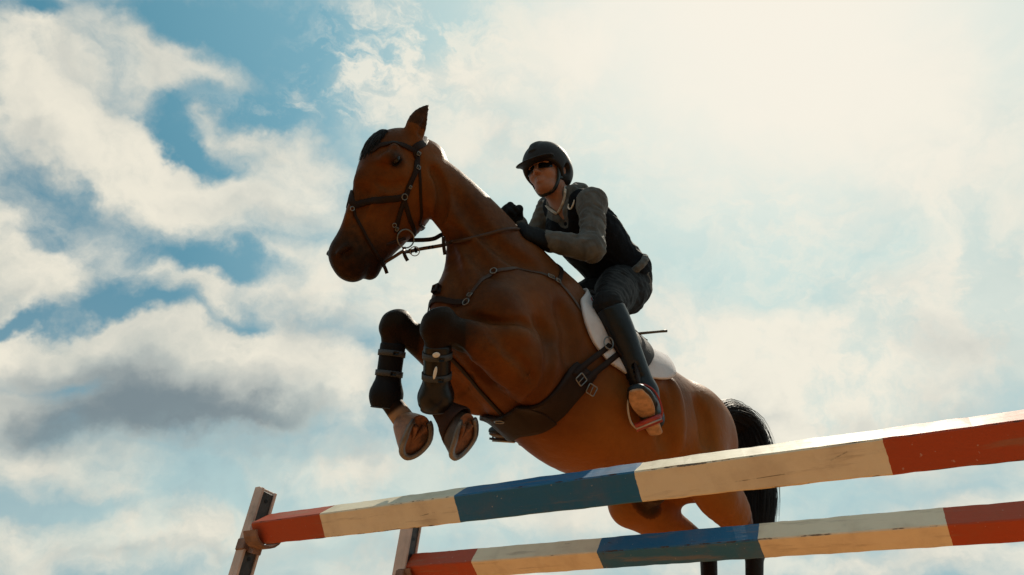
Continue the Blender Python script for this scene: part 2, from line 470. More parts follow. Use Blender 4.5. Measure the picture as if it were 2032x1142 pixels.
# ------------------------------------------------------------------ materials
def mat(name, color, rough=.5, metal=0., spec=.5, var=.15, vscale=20., bump=0., bscale=200., sheen=0., coat=0., dirt=None, trans=0.):
    m = bpy.data.materials.new(name); m.use_nodes = True
    T = NT(m.node_tree); b = T.n['Principled BSDF']
    tc = T.new('ShaderNodeTexCoord').outputs['Object']
    n = T.noise(tc, vscale, 6, .6)
    c = T.mix(T.smooth(n, .3, .7), tuple(x * (1 - var) for x in color), tuple(min(1, x * (1 + var)) for x in color))
    if dirt:
        n2 = T.noise(tc, vscale * .35, 8, .65)
        c = T.mix(T.math('MULTIPLY', T.smooth(n2, .52, .72), dirt[3]), c, dirt[:3])
    T.inp(b, 'Base Color', c)
    T.inp(b, 'Roughness', T.math('ADD', rough - .06, T.math('MULTIPLY', n, .12), clamp=True))
    b.inputs['Metallic'].default_value = metal
    b.inputs['Specular IOR Level'].default_value = spec
    b.inputs['Sheen Weight'].default_value = sheen
    b.inputs['Coat Weight'].default_value = coat
    if bump:
        bp = T.new('ShaderNodeBump'); T.inp(bp, 'Strength', bump); T.inp(bp, 'Distance', .004)
        T.inp(bp, 'Height', T.noise(tc, bscale, 4, .6)); T.l.new(bp.outputs[0], b.inputs['Normal'])
    return m
M = {}
M['mid_leather'] = mat('brown_leather', (.06, .028, .014), .45, spec=.35, bump=.3, bscale=300)
M['leather'] = mat('dark_brown_leather', (.020, .009, .005), .52, spec=.16, bump=.3, bscale=300)
M['tan_leather'] = mat('worn_leather', (.16, .075, .035), .42, bump=.3, bscale=300)
M['black_leather'] = mat('black_leather', (.008, .008, .009), .4, bump=.35, bscale=120, spec=.3)
M['steel'] = mat('polished_steel', (.24, .22, .20), .32, metal=1., var=.05)
M['neoprene'] = mat('black_neoprene', (.007, .006, .007), .55, bump=.3, bscale=400, spec=.15)
M['shell'] = mat('glossy_black_shell', (.008, .006, .006), .32, bump=.08, bscale=60, spec=.35)
M['strap'] = mat('grey_strap', (.045, .047, .052), .6, bump=.4, bscale=500)
M['rubber'] = mat('brown_rubber', (.030, .012, .008), .6, spec=.2, bump=.2, bscale=120)
M['pale_hoof'] = mat('pale_hoof_wall', (.27, .13, .065), .5, var=.3, vscale=30, bump=.3, bscale=80, dirt=(.08, .04, .02, .6))
M['dark_hoof'] = mat('dark_hoof_wall', (.06, .035, .022), .5, var=.3, vscale=30, bump=.3, bscale=80)
M['sole'] = mat('hoof_sole', (.22, .085, .035), .8, var=.3, vscale=40, bump=.6, bscale=60, dirt=(.03, .02, .015, .8))
M['pad'] = mat('white_quilted_cotton', (.66, .60, .60), .85, var=.05, vscale=9, sheen=.3, bump=.5, bscale=260, dirt=(.42, .33, .29, .5))
M['white'] = mat('white_print_glint', (.75, .74, .70), .5, var=.03)  # printed emblem, and glints painted on the left tendon boot
M['red'] = mat('red_enamel', (.33, .022, .02), .35, var=.1, coat=.4)
M['eye'] = mat('dark_eye', (.008, .004, .003), .16, var=.1, spec=.4)
def coat_material():
    m = bpy.data.materials.new('bay_coat'); m.use_nodes = True
    T = NT(m.node_tree); b = T.n['Principled BSDF']
    tc = T.new('ShaderNodeTexCoord').outputs['Object']
    at = T.new('ShaderNodeAttribute', attribute_name='tone'); sp = T.new('ShaderNodeSeparateColor'); T.l.new(at.outputs['Color'], sp.inputs[0])
    n1 = T.noise(tc, 4.0, 5, .6); n2 = T.noise(tc, 38., 5, .65); n3 = T.noise(T.vmath('MULTIPLY', tc, (60., 60., 330.)), 1.0, 3, .6)
    c = T.mix(T.smooth(n1, .3, .72), (.088, .027, .008), (.180, .058, .013))
    c = T.mix(T.math('MULTIPLY', T.smooth(n2, .45, .75), .3), c, (.14, .04, .012))
    c = T.mix(T.math('MULTIPLY', T.smooth(n3, .35, .7), .25), c, (.12, .035, .010))
    c = T.mix(T.math('MULTIPLY', sp.outputs[2], .8), c, T.mix(n2, (.22, .070, .013), (.33, .112, .021)))  # blue channel: warm light painted onto belly and rump
    bl = T.smooth(T.math('ADD', sp.outputs[0], T.math('MULTIPLY', T.math('SUBTRACT', n2, .5), .5)), .1, .9)  # black points plus painted shade on forehand and face
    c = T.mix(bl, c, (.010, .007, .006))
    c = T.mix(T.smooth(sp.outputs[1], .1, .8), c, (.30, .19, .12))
    T.inp(b, 'Base Color', c)
    T.inp(b, 'Roughness', T.math('ADD', .38, T.math('MULTIPLY', n2, .24)))
    b.inputs['Specular IOR Level'].default_value = .17
    b.inputs['Specular Tint'].default_value = (1, .55, .28, 1)
    b.inputs['Sheen Weight'].default_value = .0; b.inputs['Sheen Roughness'].default_value = .4
    b.inputs['Sheen Tint'].default_value = (1, .55, .25, 1)
    h = T.math('ADD', T.math('MULTIPLY', T.noise(tc, 14., 4, .55), 1.6), T.math('ADD', T.math('MULTIPLY', n3, .22), T.math('MULTIPLY', n2, .35)))
    bp = T.new('ShaderNodeBump'); T.inp(bp, 'Strength', .55); T.inp(bp, 'Distance', .006); T.inp(bp, 'Height', h)
    T.l.new(bp.outputs[0], b.inputs['Normal'])
    return m
M['coat'] = coat_material()
def hair_material():
    m = bpy.data.materials.new('black_hair'); m.use_nodes = True
    T = NT(m.node_tree); b = T.n['Principled BSDF']
    tc = T.new('ShaderNodeTexCoord').outputs['Object']
    T.inp(b, 'Base Color', T.mix(T.noise(tc, 25, 4, .6), (.006, .006, .008), (.022, .016, .013)))
    b.inputs['Roughness'].default_value = .5
    b.inputs['Specular IOR Level'].default_value = .2
    return m
M['hair'] = hair_material()
HRES = 0.008

# ------------------------------------------------------------------ horse body
XA = np.array([1., 0, 0]); YA = np.array([0, 1., 0]); ZA = np.array([0, 0, 1.])
# head frame: poll P0, axis towards the muzzle, front-of-face direction, left side
HP0 = zp(822, 285, 2.97); HP1 = zp(694, 562, 2.80)
hax = nrm(HP1 - HP0)
_v = nrm(w2h(CAM) - (HP0 + HP1) / 2); _v = nrm(_v - _v @ hax * hax)
_di = np.cross(hax, _v)
if (w2h(W(722, 400, 2.9)) - w2h(W(800, 440, 2.9))) @ _di < 0: _di = -_di
_th = rad(24)
hfr = nrm(math.cos(_th) * _di + math.sin(_th) * _v)
hlf = nrm(math.cos(_th) * _v - math.sin(_th) * _di)
def hd(u, d, l=0.): return HP0 + hax * u + hfr * d + hlf * l

elbow = {1: np.array([.14, .18, -.64]), -1: np.array([.17, -.17, -.62])}
knee = {1: reach(867, 640, elbow[1], .44), -1: reach(783, 640, elbow[-1], .44)}
fetl = {1: reach(862, 786, knee[1], .27, False), -1: reach(764, 782, knee[-1], .27, False)}
coro = {1: reach(890, 835, fetl[1], .115, False), -1: reach(803, 836, fetl[-1], .115, False)}
sole = {1: reach(926, 861, coro[1], .088, True), -1: reach(832, 863, coro[-1], .092, True)}
stif = {1: hl(1392, 940, .17), -1: hl(1253, 1007, -.17)}
hock = {1: reach(1497, 1085, stif[1], .46, False), -1: reach(1405, 1078, stif[-1], .46, False)}
hfet = {1: reach(1497, 1225, hock[1], .34, True), -1: reach(1410, 1222, hock[-1], .34, True)}
hcor = {s: hfet[s] + nrm(hfet[s] - hock[s] + np.array([-.12, 0, 0])) * .12 for s in (1, -1)}
hsol = {s: hcor[s] + nrm(hcor[s] - hfet[s] + np.array([-.03, 0, -.02])) * .085 for s in (1, -1)}
NECK = [  # crest pixel, underside pixel, half width
 ((1108, 560), (915, 640), .175), ((1052, 496), (905, 572), .150), ((996, 431), (920, 532), .122),
 ((945, 382), (916, 490), .100), ((904, 343), (892, 455), .078), ((868, 314), (868, 415), .064), ((845, 312), (855, 365), .055)]
TRUNK = [ # x, top, bottom, half width
 (.46, -.34, -.56, .09), (.38, -.26, -.62, .15), (.24, -.19, -.70, .20), (.08, -.14, -.75, .235), (-.08, -.135, -.785, .26),
 (-.26, -.14, -.80, .285), (-.45, -.16, -.76, .29), (-.62, -.14, -.70, .265), (-.80, -.125, -.62, .23), (-.93, -.15, -.54, .195),
 (-1.02, -.20, -.48, .155), (-1.08, -.27, -.42, .11)]
EU, ED = .145, .085
def build_horse_field(h):
    f = Field((-1.75, -.55, -1.35), (1.30, .55, .52), h)
    st = []
    for x, t, b, w in TRUNK:
        c = t + (b - t) * .54
        st.append([x, 0, c, 0, 0, 1, w, t - c, c - b])
    f.loft(st, .05, 5, 2.25)
    f.capsule((.10, 0, -.18), (-.24, 0, -.20), .07, .06, .10)            # withers
    f.capsule((-.80, 0, -.20), (-1.00, 0, -.28), .08, .06, .1)           # croup
    # neck
    st = []
    for (c, u, w) in NECK:
        a = hl(*c, 0); b = hl(*u, 0); m = (a + b) / 2; up = nrm(a - b); r = np.linalg.norm(a - b) / 2
        st.append([*m, *up, w, r, r])
    f.loft(st, .10, 6, 2.1)
    for s in (1, -1):
        S = np.array([1, s, 1.])
        f.capsule(np.array([.02, .10, -.185]) * S, np.array([.34, .17, -.47]) * S, .085, .10, .08, flat=YA, fs=.75)   # scapula
        f.capsule(np.array([.35, .155, -.50]) * S, elbow[s] + np.array([.02, 0, .02]), .095, .095, .06)               # upper arm
        f.capsule(np.array([-.02, .17, -.36]) * S, elbow[s] + np.array([-.02, 0, -.02]), .10, .085, .07, flat=YA, fs=.7)  # triceps
        f.ell(np.array([.38, .085, -.56]) * S, (XA, YA, ZA), (.10, .09, .12), .06)                                   # pectoral
        # foreleg
        e, k, ft, co = elbow[s], knee[s], fetl[s], coro[s]
        d = k - e; bk = nrm(e - k); dn = nrm(ft - k); side = nrm(np.cross(d, dn))
        top = e + d * .10 + np.array([0.02, 0, .03])
        f.loft([[*(e - d * .02), *(-dn), .09, .125, .10], [*(e + d * .18), *(-dn), .088, .118, .10], [*(e + d * .42), *(-dn), .07, .073, .07],
                [*(e + d * .68), *(-dn), .056, .058, .058], [*(e + d * .88), *(-dn), .048, .052, .050], [*k, *(-dn), .044, .046, .042]], .045, 4)
        f.ell(k, (d, side, dn), (.040, .044, .052), .03); f.ell(k + d * .012 - dn * .018, (d, side, dn), (.034, .042, .022), .012); f.ell(k + d * .018 + dn * .022, (d, side, dn), (.030, .040, .020), .012)
        f.capsule(k + dn * .03 + nrm(d) * .006, k + dn * .10, .041, .034, .03)
        f.capsule(k + dn * .08, ft - dn * .03, .033, .031, .02)
        f.capsule(k + dn * .08 + bk * .018, ft - dn * .03 + bk * .016, .022, .022, .02)          # tendons
        f.ell(ft, (d, side, dn), (.045, .042, .048), .02)
        f.capsule(ft, co, .038, .042, .02)
        # hind leg
        t, hk, hf, hc = stif[s], hock[s], hfet[s], hcor[s]
        f.ell(np.array([-.87, .105, -.34]) * S, (XA, YA, ZA), (.20, .13, .19), .06)
        f.capsule(np.array([-.80, .12, -.32]) * S, t + np.array([0.0, 0, .03]), .13, .115, .06)
        f.capsule(np.array([-.97, .10, -.38]) * S, t + (hk - t) * .30, .10, .085, .05)          # hamstring
        f.loft([[*t, 1, 0, 0, .085, .10, .10], [*(t + (hk - t) * .3), 1, 0, 0, .078, .10, .10 + .022 * (s == 1)], [*(t + (hk - t) * .6), 1, 0, 0, .06, .07, .078 + .03 * (s == 1)],
                [*(t + (hk - t) * .85), 1, 0, 0, .036, .045, .045], [*hk, 1, 0, 0, .04, .05, .05]], .03, 4)
        q = nrm(hf - hk)
        f.ell(hk, (XA, YA, q), (.056, .045, .06), .03)
        f.capsule(hk, hk + nrm(t - hk) * .05 + np.array([-.05, 0, .0]), .04, .022, .03)          # point of hock
        f.capsule(hk + q * .05, hf, .040, .034, .03)
        f.ell(hf, (XA, YA, q), (.045, .042, .045), .02)
        f.capsule(hf, hc, .036, .044, .02)
    f.ell((-.98, 0, -.50), (XA, YA, ZA), (.14, .10, .12), .08)
    f.capsule((-.62, 0, -.67), (-.76, 0, -.69), .05, .05, .08)             # sheath
    # head
    HS = [(.020, .065, -.09, .052), (.05, .132, -.130, .082), (.09, .168, -.16, .104), (.15, .175, -.185, .110), (.21, .168, -.198, .102), (.27, .154, -.193, .090),
          (.33, .146, -.150, .076), (.40, .138, -.112, .062), (.47, .132, -.088, .055), (.53, .132, -.066, .055), (.565, .120, -.05, .056), (.595, .085, -.035, .05)]
    st = []
    for u, a, b, w in HS:
        m = (a * .45 + b * .55); st.append([*hd(u, m), *hfr, w, a - m, m - b])
    f.loft(st, .022, 4, 2.3)
    f.capsule(hd(.09, -.09), hd(.02, -.09), .070, .07, .06)
    f.ell(hd(.555, .058), (hax, hfr, hlf), (.062, .07, .058), .03)
    f.ell(hd(.590, .02), (hax, hfr, hlf), (.042, .06, .045), .025)            # upper lip
    f.ell(hd(.560, -.058), (hax, hfr, hlf), (.042, .036, .038), .02)         # lower lip, chin
    f.capsule(hd(.50, -.055), hd(.40, -.085), .04, .05, .04)
    f.capsule(hd(.605, -.022, -.05), hd(.50, -.036, -.065), .004, .003, .012, neg=True)  # mouth line
    f.capsule(hd(.605, -.022, .05), hd(.50, -.036, .065), .004, .003, .012, neg=True)
    for s in (1, -1):
        f.ell(hd(.195, -.105, s * .070), (hax, hfr, hlf), (.100, .088, .036), .025)    # cheek
        f.capsule(hd(.19, .03, s * .088), hd(.34, .02, s * .066), .016, .008, .03)   # facial crest
        f.capsule(hd(EU - .035, ED + .024, s * .094), hd(EU + .02, ED + .030, s * .094), .020, .018, .025)   # brow
        f.ell(hd(.095, .03, s * .108), (hax, hfr, hlf), (.030, .03, .014), .03, neg=True)  # hollow above the eye
        f.ell(hd(EU, ED, s * .116), (hax, hfr, hlf), (.030, .020, .016), .014, neg=True)
        f.ell(hd(.565, .088, s * .060), (nrm(hax + .5 * hfr), nrm(hfr - .5 * hax), hlf), (.030, .015, .022), .014, neg=True)  # nostril
        f.capsule(hd(.535, .095, s * .052), hd(.575, .112, s * .046), .010, .010, .012)
        f.capsule(hd(.42, .10, s * .048), hd(.25, .06, s * .085), .006, .005, .02)
    # ears
    for s, tip, base in ((1, hd2(851, 208, EARZ), hd(.028, .030, .060)), (-1, hd2(846, 244, EARZ + .14), hd(.010, -.005, -.055))):
        ax = tip - base; L = np.linalg.norm(ax); ax = ax / L
        up = nrm(hfr - hfr @ ax * ax); lt = np.cross(ax, up)
        w = [(-.05, .030, .028), (.12, .036, .030), (.35, .042, .026), (.6, .036, .018), (.82, .021, .011), (1.0, .003, .003)]
        bend = lambda t: up * (.018 * math.sin(math.pi * t))
        sgn = 1
        f.loft([[*(base + ax * L * t + bend(t)), *_v, b, c, c] for t, b, c in w], .02, 4)
        g0 = _v * .029 - up * .010
        f.capsule(base + ax * L * .22 + g0, base + ax * L * .80 + _v * .018 - up * .006, .012, .004, .012, neg=True)
    return f
EARZ = 2.93
def hd2(px, py, z): return zp(px, py, z)
H_FIELD = build_horse_field(HRES)
def refine():
    """skin folds, muscle edges and veins laid on the finished body"""
    V, F = H_FIELD.mesh(1); Vw = h2w(V)
    b = BVHTree.FromPolygons([tuple(v) for v in Vw], [tuple(map(int, f)) for f in F])
    def line(pts, r0, r1, k, neg, sink=0.0):
        Q = []
        for px, py in catmull(pts, 3):
            h = b.ray_cast(Vector(CAM), Vector(ray(px, py)))
            if h[0] is not None:
                n = np.array(h[1]); n = -n if n @ ray(px, py) > 0 else n
                Q.append(w2h(np.array(h[0]) - n * sink))
        for i in range(len(Q) - 1):
            if np.linalg.norm(Q[i + 1] - Q[i]) < .12:
                a = r0 + (r1 - r0) * i / len(Q); c = r0 + (r1 - r0) * (i + 1) / len(Q)
                H_FIELD.capsule(Q[i], Q[i + 1], a, c, k, neg=neg)
    for pts, r0, r1, k, neg, sink in DETAIL: line(pts, r0, r1, k, neg, sink)
DETAIL = [
 ([(935, 628), (965, 638), (1000, 645), (1030, 640), (1050, 646)], .006, .008, .030, True, -.004),
 ([(935, 643), (975, 657), (1012, 664), (1042, 668)], .020, .030, .03, False, .016),
 ([(1094, 690), (1090, 735), (1076, 775), (1045, 802)], .006, .006, .035, True, -.004),
 ([(1000, 690), (1035, 720), (1055, 755)], .006, .005, .03, True, -.004),
 ([(905, 690), (930, 715), (960, 745), (1000, 775)], .006, .006, .03, True, -.003),
 ([(960, 665), (990, 700), (1020, 745)], .004, .003, .008, False, .002),
 ([(1000, 780), (1040, 760), (1062, 720)], .003, .003, .008, False, .002),
 ([(1066, 640), (1085, 672), (1095, 705)], .006, .006, .05, True, -.006),
 ([(1110, 610), (1130, 660), (1128, 710)], .006, .006, .06, True, -.006),
 ([(1334, 762), (1344, 800), (1348, 845), (1344, 890)], .026, .030, .03, False, .012),
 ([(1312, 790), (1318, 830), (1320, 880)], .016, .016, .05, True, -.006),
 ([(1385, 800), (1400, 840), (1404, 880)], .012, .012, .05, True, -.004),
 ([(884, 455), (897, 510), (906, 560), (905, 600)], .010, .010, .045, True, -.004),
 ([(905, 385), (950, 450), (1010, 505), (1060, 530)], .006, .006, .06, True, -.004),
 ([(880, 470), (905, 470), (940, 500), (975, 545)], .005, .005, .05, True, -.003),
 ([(862, 446), (874, 424), (880, 396), (876, 366), (862, 336)], .020, .016, .020, True, .008),
 ([(760, 395), (738, 415), (722, 445)], .004, .0035, .010, False, .002),
 ([(752, 408), (742, 435), (735, 455)], .0032, .003, .008, False, .001),
 ([(712, 345), (708, 380), (700, 410), (690, 440)], .010, .008, .03, False, .006),
 ([(728, 372), (716, 415), (704, 445)], .006, .006, .035, True, -.004),
 ([(748, 362), (775, 372), (800, 362)], .006, .006, .025, True, -.003),
 ([(752, 318), (772, 310), (795, 314)], .012, .010, .02, False, .004),
 ([(900, 790), (925, 770), (935, 745)], .005, .005, .02, True, -.003),
]
refine()
HV, HF = H_FIELD.mesh(2)
HVw = h2w(HV)
EYE_ = None

# ------------------------------------------------------------------ surface probes
def make_bvh(V, F):
    return BVHTree.FromPolygons([tuple(v) for v in V], [tuple(map(int, f)) for f in F])
H_BVH = make_bvh(HVw, HF)
def shoot(px, py, bvh=None):
    d = ray(px, py); h = (bvh or H_BVH).ray_cast(Vector(CAM), Vector(d))
    return (np.array(h[0]), nrm(h[1])) if h[0] is not None else (None, None)
def snap(p, bvh=None):
    h = (bvh or H_BVH).find_nearest(Vector(p)); q = np.array(h[0]); n = nrm(h[1])
    return q, n

# ------------------------------------------------------------------ horse: coat tones, hooves, hair
def seg_dt(P, a, b):
    ab = b - a; t = np.clip((P - a) @ ab / (ab @ ab), 0, 1)
    return np.linalg.norm(P - (a + t[:, None] * ab), axis=1), t
def sstep(x, a, b):
    t = np.clip((x - a) / (b - a), 0, 1); return t * t * (3 - 2 * t)
def coat_tones(V):
    n = len(V); blk = np.zeros(n); wht = np.zeros(n); bounce_tone = np.zeros(n)
    for s in (1, -1):
        for chain, amt in (([elbow[s], knee[s], fetl[s], coro[s]], [(-.7, 1.05), (1, 1), (1, 1)]),
                           ([stif[s], hock[s], hfet[s], hcor[s]], [(-1.6, 1.05), (1, 1), (1, 1)])):
            for i in range(3):
                d, t = seg_dt(V, chain[i], chain[i + 1]); lo, hi = amt[i]
                near = sstep(d, .125, .09)
                blk = np.maximum(blk, near * np.clip(lo + (hi - lo) * t, 0, 1) ** 1.0)
        d, t = seg_dt(V, fetl[-1], coro[-1]); wht = np.maximum(wht, sstep(d, .09, .06) * sstep(t, .45, .75))
    q = V - HP0; u = q @ hax; dd = q @ hfr; l = q @ hlf
    inhead = (np.abs(l) < .16) & (u > -.02) & (u < .72) & (dd > -.24) & (dd < .25)
    blk = np.maximum(blk, inhead * (sstep(u, .32, .54) * .72))
    for s in (1, -1):
        e = np.array([EU + .004, ED + .006, .105 * s]); r = np.sqrt(((u - e[0]) / 1.0) ** 2 + ((dd - e[1]) / 1.2) ** 2 + ((l - e[2]) / 1.5) ** 2)
        blk = np.maximum(blk, sstep(r, .062, .018) * .66)
    # ears and groin
    ear = (u < -.035) & (u > -.3) & (dd > -.03) & (dd < .25) & (np.abs(l) < .2) & (V[:, 0] > .7)
    blk = np.maximum(blk, ear * .62)
    sh, _ = seg_dt(V, np.array([-.66, 0, -.72]), np.array([-.80, 0, -.73])); blk = np.maximum(blk, sstep(sh, .11, .07) * .7)
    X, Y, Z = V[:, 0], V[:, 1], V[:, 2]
    painted_bounce = sstep(X, -.02, -.30) * sstep(Z, -.30, -.62) + .85 * sstep(X, -.50, -.85)
    painted_bounce = np.clip(painted_bounce, 0, 1) * (blk < .2)
    painted_shade = .42 * sstep(X, .16, .42) * sstep(X, .84, .60) + .34 * inhead * sstep(dd, .0, .12)
    blk = np.maximum(blk, painted_shade * 1.0); bounce_tone = painted_bounce
    # shade on forehand and face, warm light on belly and rump, painted as tones
    return np.stack([blk, wht, bounce_tone, np.ones(n)], 1)
horse = empty('horse', (float(HT[0]), float(HT[1]), float(HT[2]) - .1))
tag(horse, 'bay horse with black legs jumping over the striped poles, rider on its back', 'horse')
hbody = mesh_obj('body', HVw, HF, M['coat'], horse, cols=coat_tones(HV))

def hoof(c, s_, dors, scale=1.0, pale=False):
    """c coronet centre, s_ ground-surface centre, dors = direction of the front wall (horse frame)"""
    a = nrm(s_ - c); dors = nrm(dors - dors @ a * a); la = np.cross(a, dors); L = np.linalg.norm(s_ - c)
    mb = MB(); V = []; n = 28; prof = [(-.02, .040, .040, 0), (.0, .047, .046, 0), (.12, .050, .050, .003), (.55, .058, .062, .012), (1.0, .066, .072, .02)]
    for t, rl, rd, o in prof:
        for j in range(n):
            q = 2 * math.pi * j / n; cx_, sx_ = math.cos(q), math.sin(q)
            heel = max(0, -cx_)
            r = rd * (1 - .22 * heel)
            tt = t * (1 - .38 * heel) if t > 0 else t
            V.append(c + a * L * tt + dors * (o * (1 - heel) + r * cx_ * scale) + la * rl * sx_ * scale)
    F = [(i * n + j, i * n + (j + 1) % n, (i + 1) * n + (j + 1) % n, (i + 1) * n + j) for i in range(len(prof) - 1) for j in range(n)]
    F.append(tuple(range(n))[::-1])
    mb.add([h2w(v) for v in V], F)
    sm = MB(); m0 = (len(prof) - 1) * n; ringp = V[m0:m0 + n]; cen = np.mean(ringp, 0)
    V2 = []
    for f_, dz in ((1.0, 0), (.90, .002), (.82, -.004), (.4, -.006), (.0, -.006)):
        for p in ringp: V2.append(cen + (p - cen) * f_ + a * dz)
    F2 = [(i * n + j, i * n + (j + 1) % n, (i + 1) * n + (j + 1) % n, (i + 1) * n + j) for i in range(4) for j in range(n)]
    sm.add([h2w(v) for v in V2], F2)
    fr = MB()   # frog
    for sg in (1, -1):
        P = [cen - dors * .045 + la * sg * .028 - a * .004, cen - dors * .015 + la * sg * .014 - a * .002, cen + dors * .022 - a * .006]
        sweep(fr, h2w(catmull(P, 5)), circ(.011, 8), scale=list(np.linspace(1.1, .4, 11)))
    sh = MB()   # shoe
    pts = []
    for j in range(25):
        q = math.radians(-142 + 284 * j / 24); k = (q % (2 * math.pi)) / (2 * math.pi) * n; k0 = int(k) % n; fr_ = k - int(k)
        p = ringp[k0] * (1 - fr_) + ringp[(k0 + 1) % n] * fr_; pts.append(cen + (p - cen) * .93 + a * .006)
    sweep(sh, h2w(pts), [(-.005, -.011), (.005, -.011), (.005, .011), (-.005, .011)], up=h2w(a) - h2w(np.zeros(3)))
    h_ = mb.build('hoof', M['pale_hoof'] if pale else M['dark_hoof'], horse)
    sm.build('sole', M['sole'], h_); fr.build('frog', M['sole'], h_); sh.build('horseshoe', M['steel_worn'], h_)
M['steel_worn'] = mat('worn_steel', (.20, .17, .15), .5, metal=.8, var=.2, dirt=(.06, .035, .02, .7))
for s in (1, -1):
    dn = nrm(fetl[s] - knee[s]); a = nrm(sole[s] - coro[s])
    hoof(coro[s], sole[s], (zp(922, 912, 2.5) - zp(940, 812, 2.5)) if s == 1 else (zp(800, 905, 2.6) - zp(838, 812, 2.6)), 1.12, pale=(s == -1))
    hoof(hcor[s], hsol[s], np.array([1., 0, 0]), 1.0)
for s in (1, -1):
    e = MB(); ellipsoid_mb(h2w(hd(EU, ED, .094 * s)), np.array([h2w(v) - HT for v in (hax, hfr, hlf)]), (.024, .017, .020), mb=e).build('eye', M['eye'], horse)
    li = MB()
    P = [hd(EU + .029 * math.cos(q), ED + .017 * math.sin(q), s * (.1085 - .008 * abs(math.cos(q)))) for q in np.linspace(0, 2 * math.pi, 18, endpoint=False)]
    sweep(li, h2w(P), circ(.0032, 8), closed=True).build('eyelid', M['eye_skin'] if 'eye_skin' in M else M.setdefault('eye_skin', mat('dark_skin', (.012, .008, .006), .65, spec=.1)), horse)
def strands(name, roots, path, n, r, matname, parent, spread, seed, seg=7, tip=.25):
    """hair as many thin tapering locks following a guide path"""
    rg = np.random.default_rng(seed); mb = MB()
    for i in range(n):
        u = rg.random(); root, off = roots(u, rg)
        P = path(root, off, u, rg)
        P = catmull(P, 3)
        sweep(mb, P, circ(r * rg.uniform(.6, 1.3), 4, r * .45), scale=list(np.linspace(1, tip, len(P))), caps=False)
    return mb.build(name, M[matname], parent)
# tail: dock carried away from the buttocks, then falling
TG = [hl(1412, 826, 0), hl(1442, 820, -.01), hl(1472, 838, -.01), hl(1490, 872, .0), hl(1500, 925, .0), hl(1502, 985, .0), hl(1500, 1045, .0), hl(1500, 1085, .0)]
TGw = catmull(h2w(TG), 6)
TW = np.interp(np.linspace(0, 1, len(TGw)), [0, .12, .3, .6, .85, 1], [.048, .066, .074, .086, .078, .04])
def tail_core():
    rows = []
    for p, w in zip(TGw, TW): rows.append(p)
    T_, N_, B_ = frames(rows); mb = MB(); V = []; k = 14
    for i, p in enumerate(rows):
        for j in range(k):
            q = 2 * math.pi * j / k; rr = TW[i] * (.86 + .10 * math.sin(5 * q + i * .4) + .06 * math.sin(9 * q - i * .3))
            V.append(p + (N_[i] * math.cos(q) + B_[i] * math.sin(q)) * rr)
    F = [(i * k + j, i * k + (j + 1) % k, (i + 1) * k + (j + 1) % k, (i + 1) * k + j) for i in range(len(rows) - 1) for j in range(k)]
    F += [tuple(range(k))[::-1], tuple((len(rows) - 1) * k + j for j in range(k))]
    mb.add(V, F)
    rg = np.random.default_rng(3); fr = list(zip(N_, B_))
    for i in range(1500):
        q = rg.uniform(0, 2 * math.pi); t0 = rg.uniform(0, .55); t1 = min(1.0, t0 + rg.uniform(.3, .6)); P = []
        wob = rg.uniform(-.5, .5); lift = rg.uniform(.86, 1.06) + (rg.random() < .16) * rg.uniform(.05, .40)
        for t in np.linspace(t0, t1, 8):
            x = t * (len(rows) - 1); a = int(min(x, len(rows) - 2)); f_ = x - a
            c = rows[a] * (1 - f_) + rows[a + 1] * f_; w = TW[a] * (1 - f_) + TW[a + 1] * f_
            qq = q + wob * (t - t0); e = .86 + (lift - .86) * min(1, (t - t0) / .2)
            P.append(c + (fr[a][0] * math.cos(qq) + fr[a][1] * math.sin(qq)) * w * e)
        sweep(mb, P, circ(.0019, 3, .0012), scale=list(np.linspace(1, .25, len(P))), caps=False)
    return mb.build('tail', M['hair'], horse)
tail_core()
def forelock():
    mb = MB(); rg = np.random.default_rng(5)
    for i in range(1100):
        l0 = rg.uniform(-.075, .060); u0 = rg.uniform(-.005, .055) + abs(l0) * .15; P = []
        l1 = l0 * 1.15 + rg.normal(0, .012) - .01; u1 = min(.205, u0 + rg.uniform(.05, .13) * (1.25 - abs(l0) * 7)); hh = rg.uniform(.1, 1.0) ** 2
        for t in np.linspace(0, 1, 6):
            q, n_ = snap(h2w(hd(u0 + (u1 - u0) * t, .19, l0 + (l1 - l0) * t)))
            P.append(q + n_ * (.001 + .013 * hh * math.sin(math.pi * min(1, .12 + t * .8))))
        sweep(mb, catmull(P, 2), circ(.0026, 4, .0016), scale=list(np.linspace(1, .2, 11)), caps=False)
    return mb.build('forelock', M['hair'], horse)
forelock()
def mane():
    """short mane lying over on the right side of the neck"""
    mb = MB(); rg = np.random.default_rng(9)
    cr = catmull([h2w(hl(*c, 0)) for c, u, w in NECK[::-1]], 8)
    for i in range(330):
        x = rg.uniform(.14, .84) * (len(cr) - 1); a = int(x); p = cr[a] + (cr[a + 1] - cr[a]) * (x - a)
        R_ = HR; side = -R_[:, 1]; L = rg.uniform(.07, .13); P = []
        for t in np.linspace(0, 1, 5):
            q, n_ = snap(p + side * (.045 + L * t * .8) + np.array([0, 0, .0 - .12 * t])); P.append(q + n_ * rg.uniform(.003, .009))
        sweep(mb, P, circ(.005, 4, .002), scale=list(np.linspace(1, .3, 5)), caps=False)
    return mb.build('mane', M['hair'], horse)
mane()

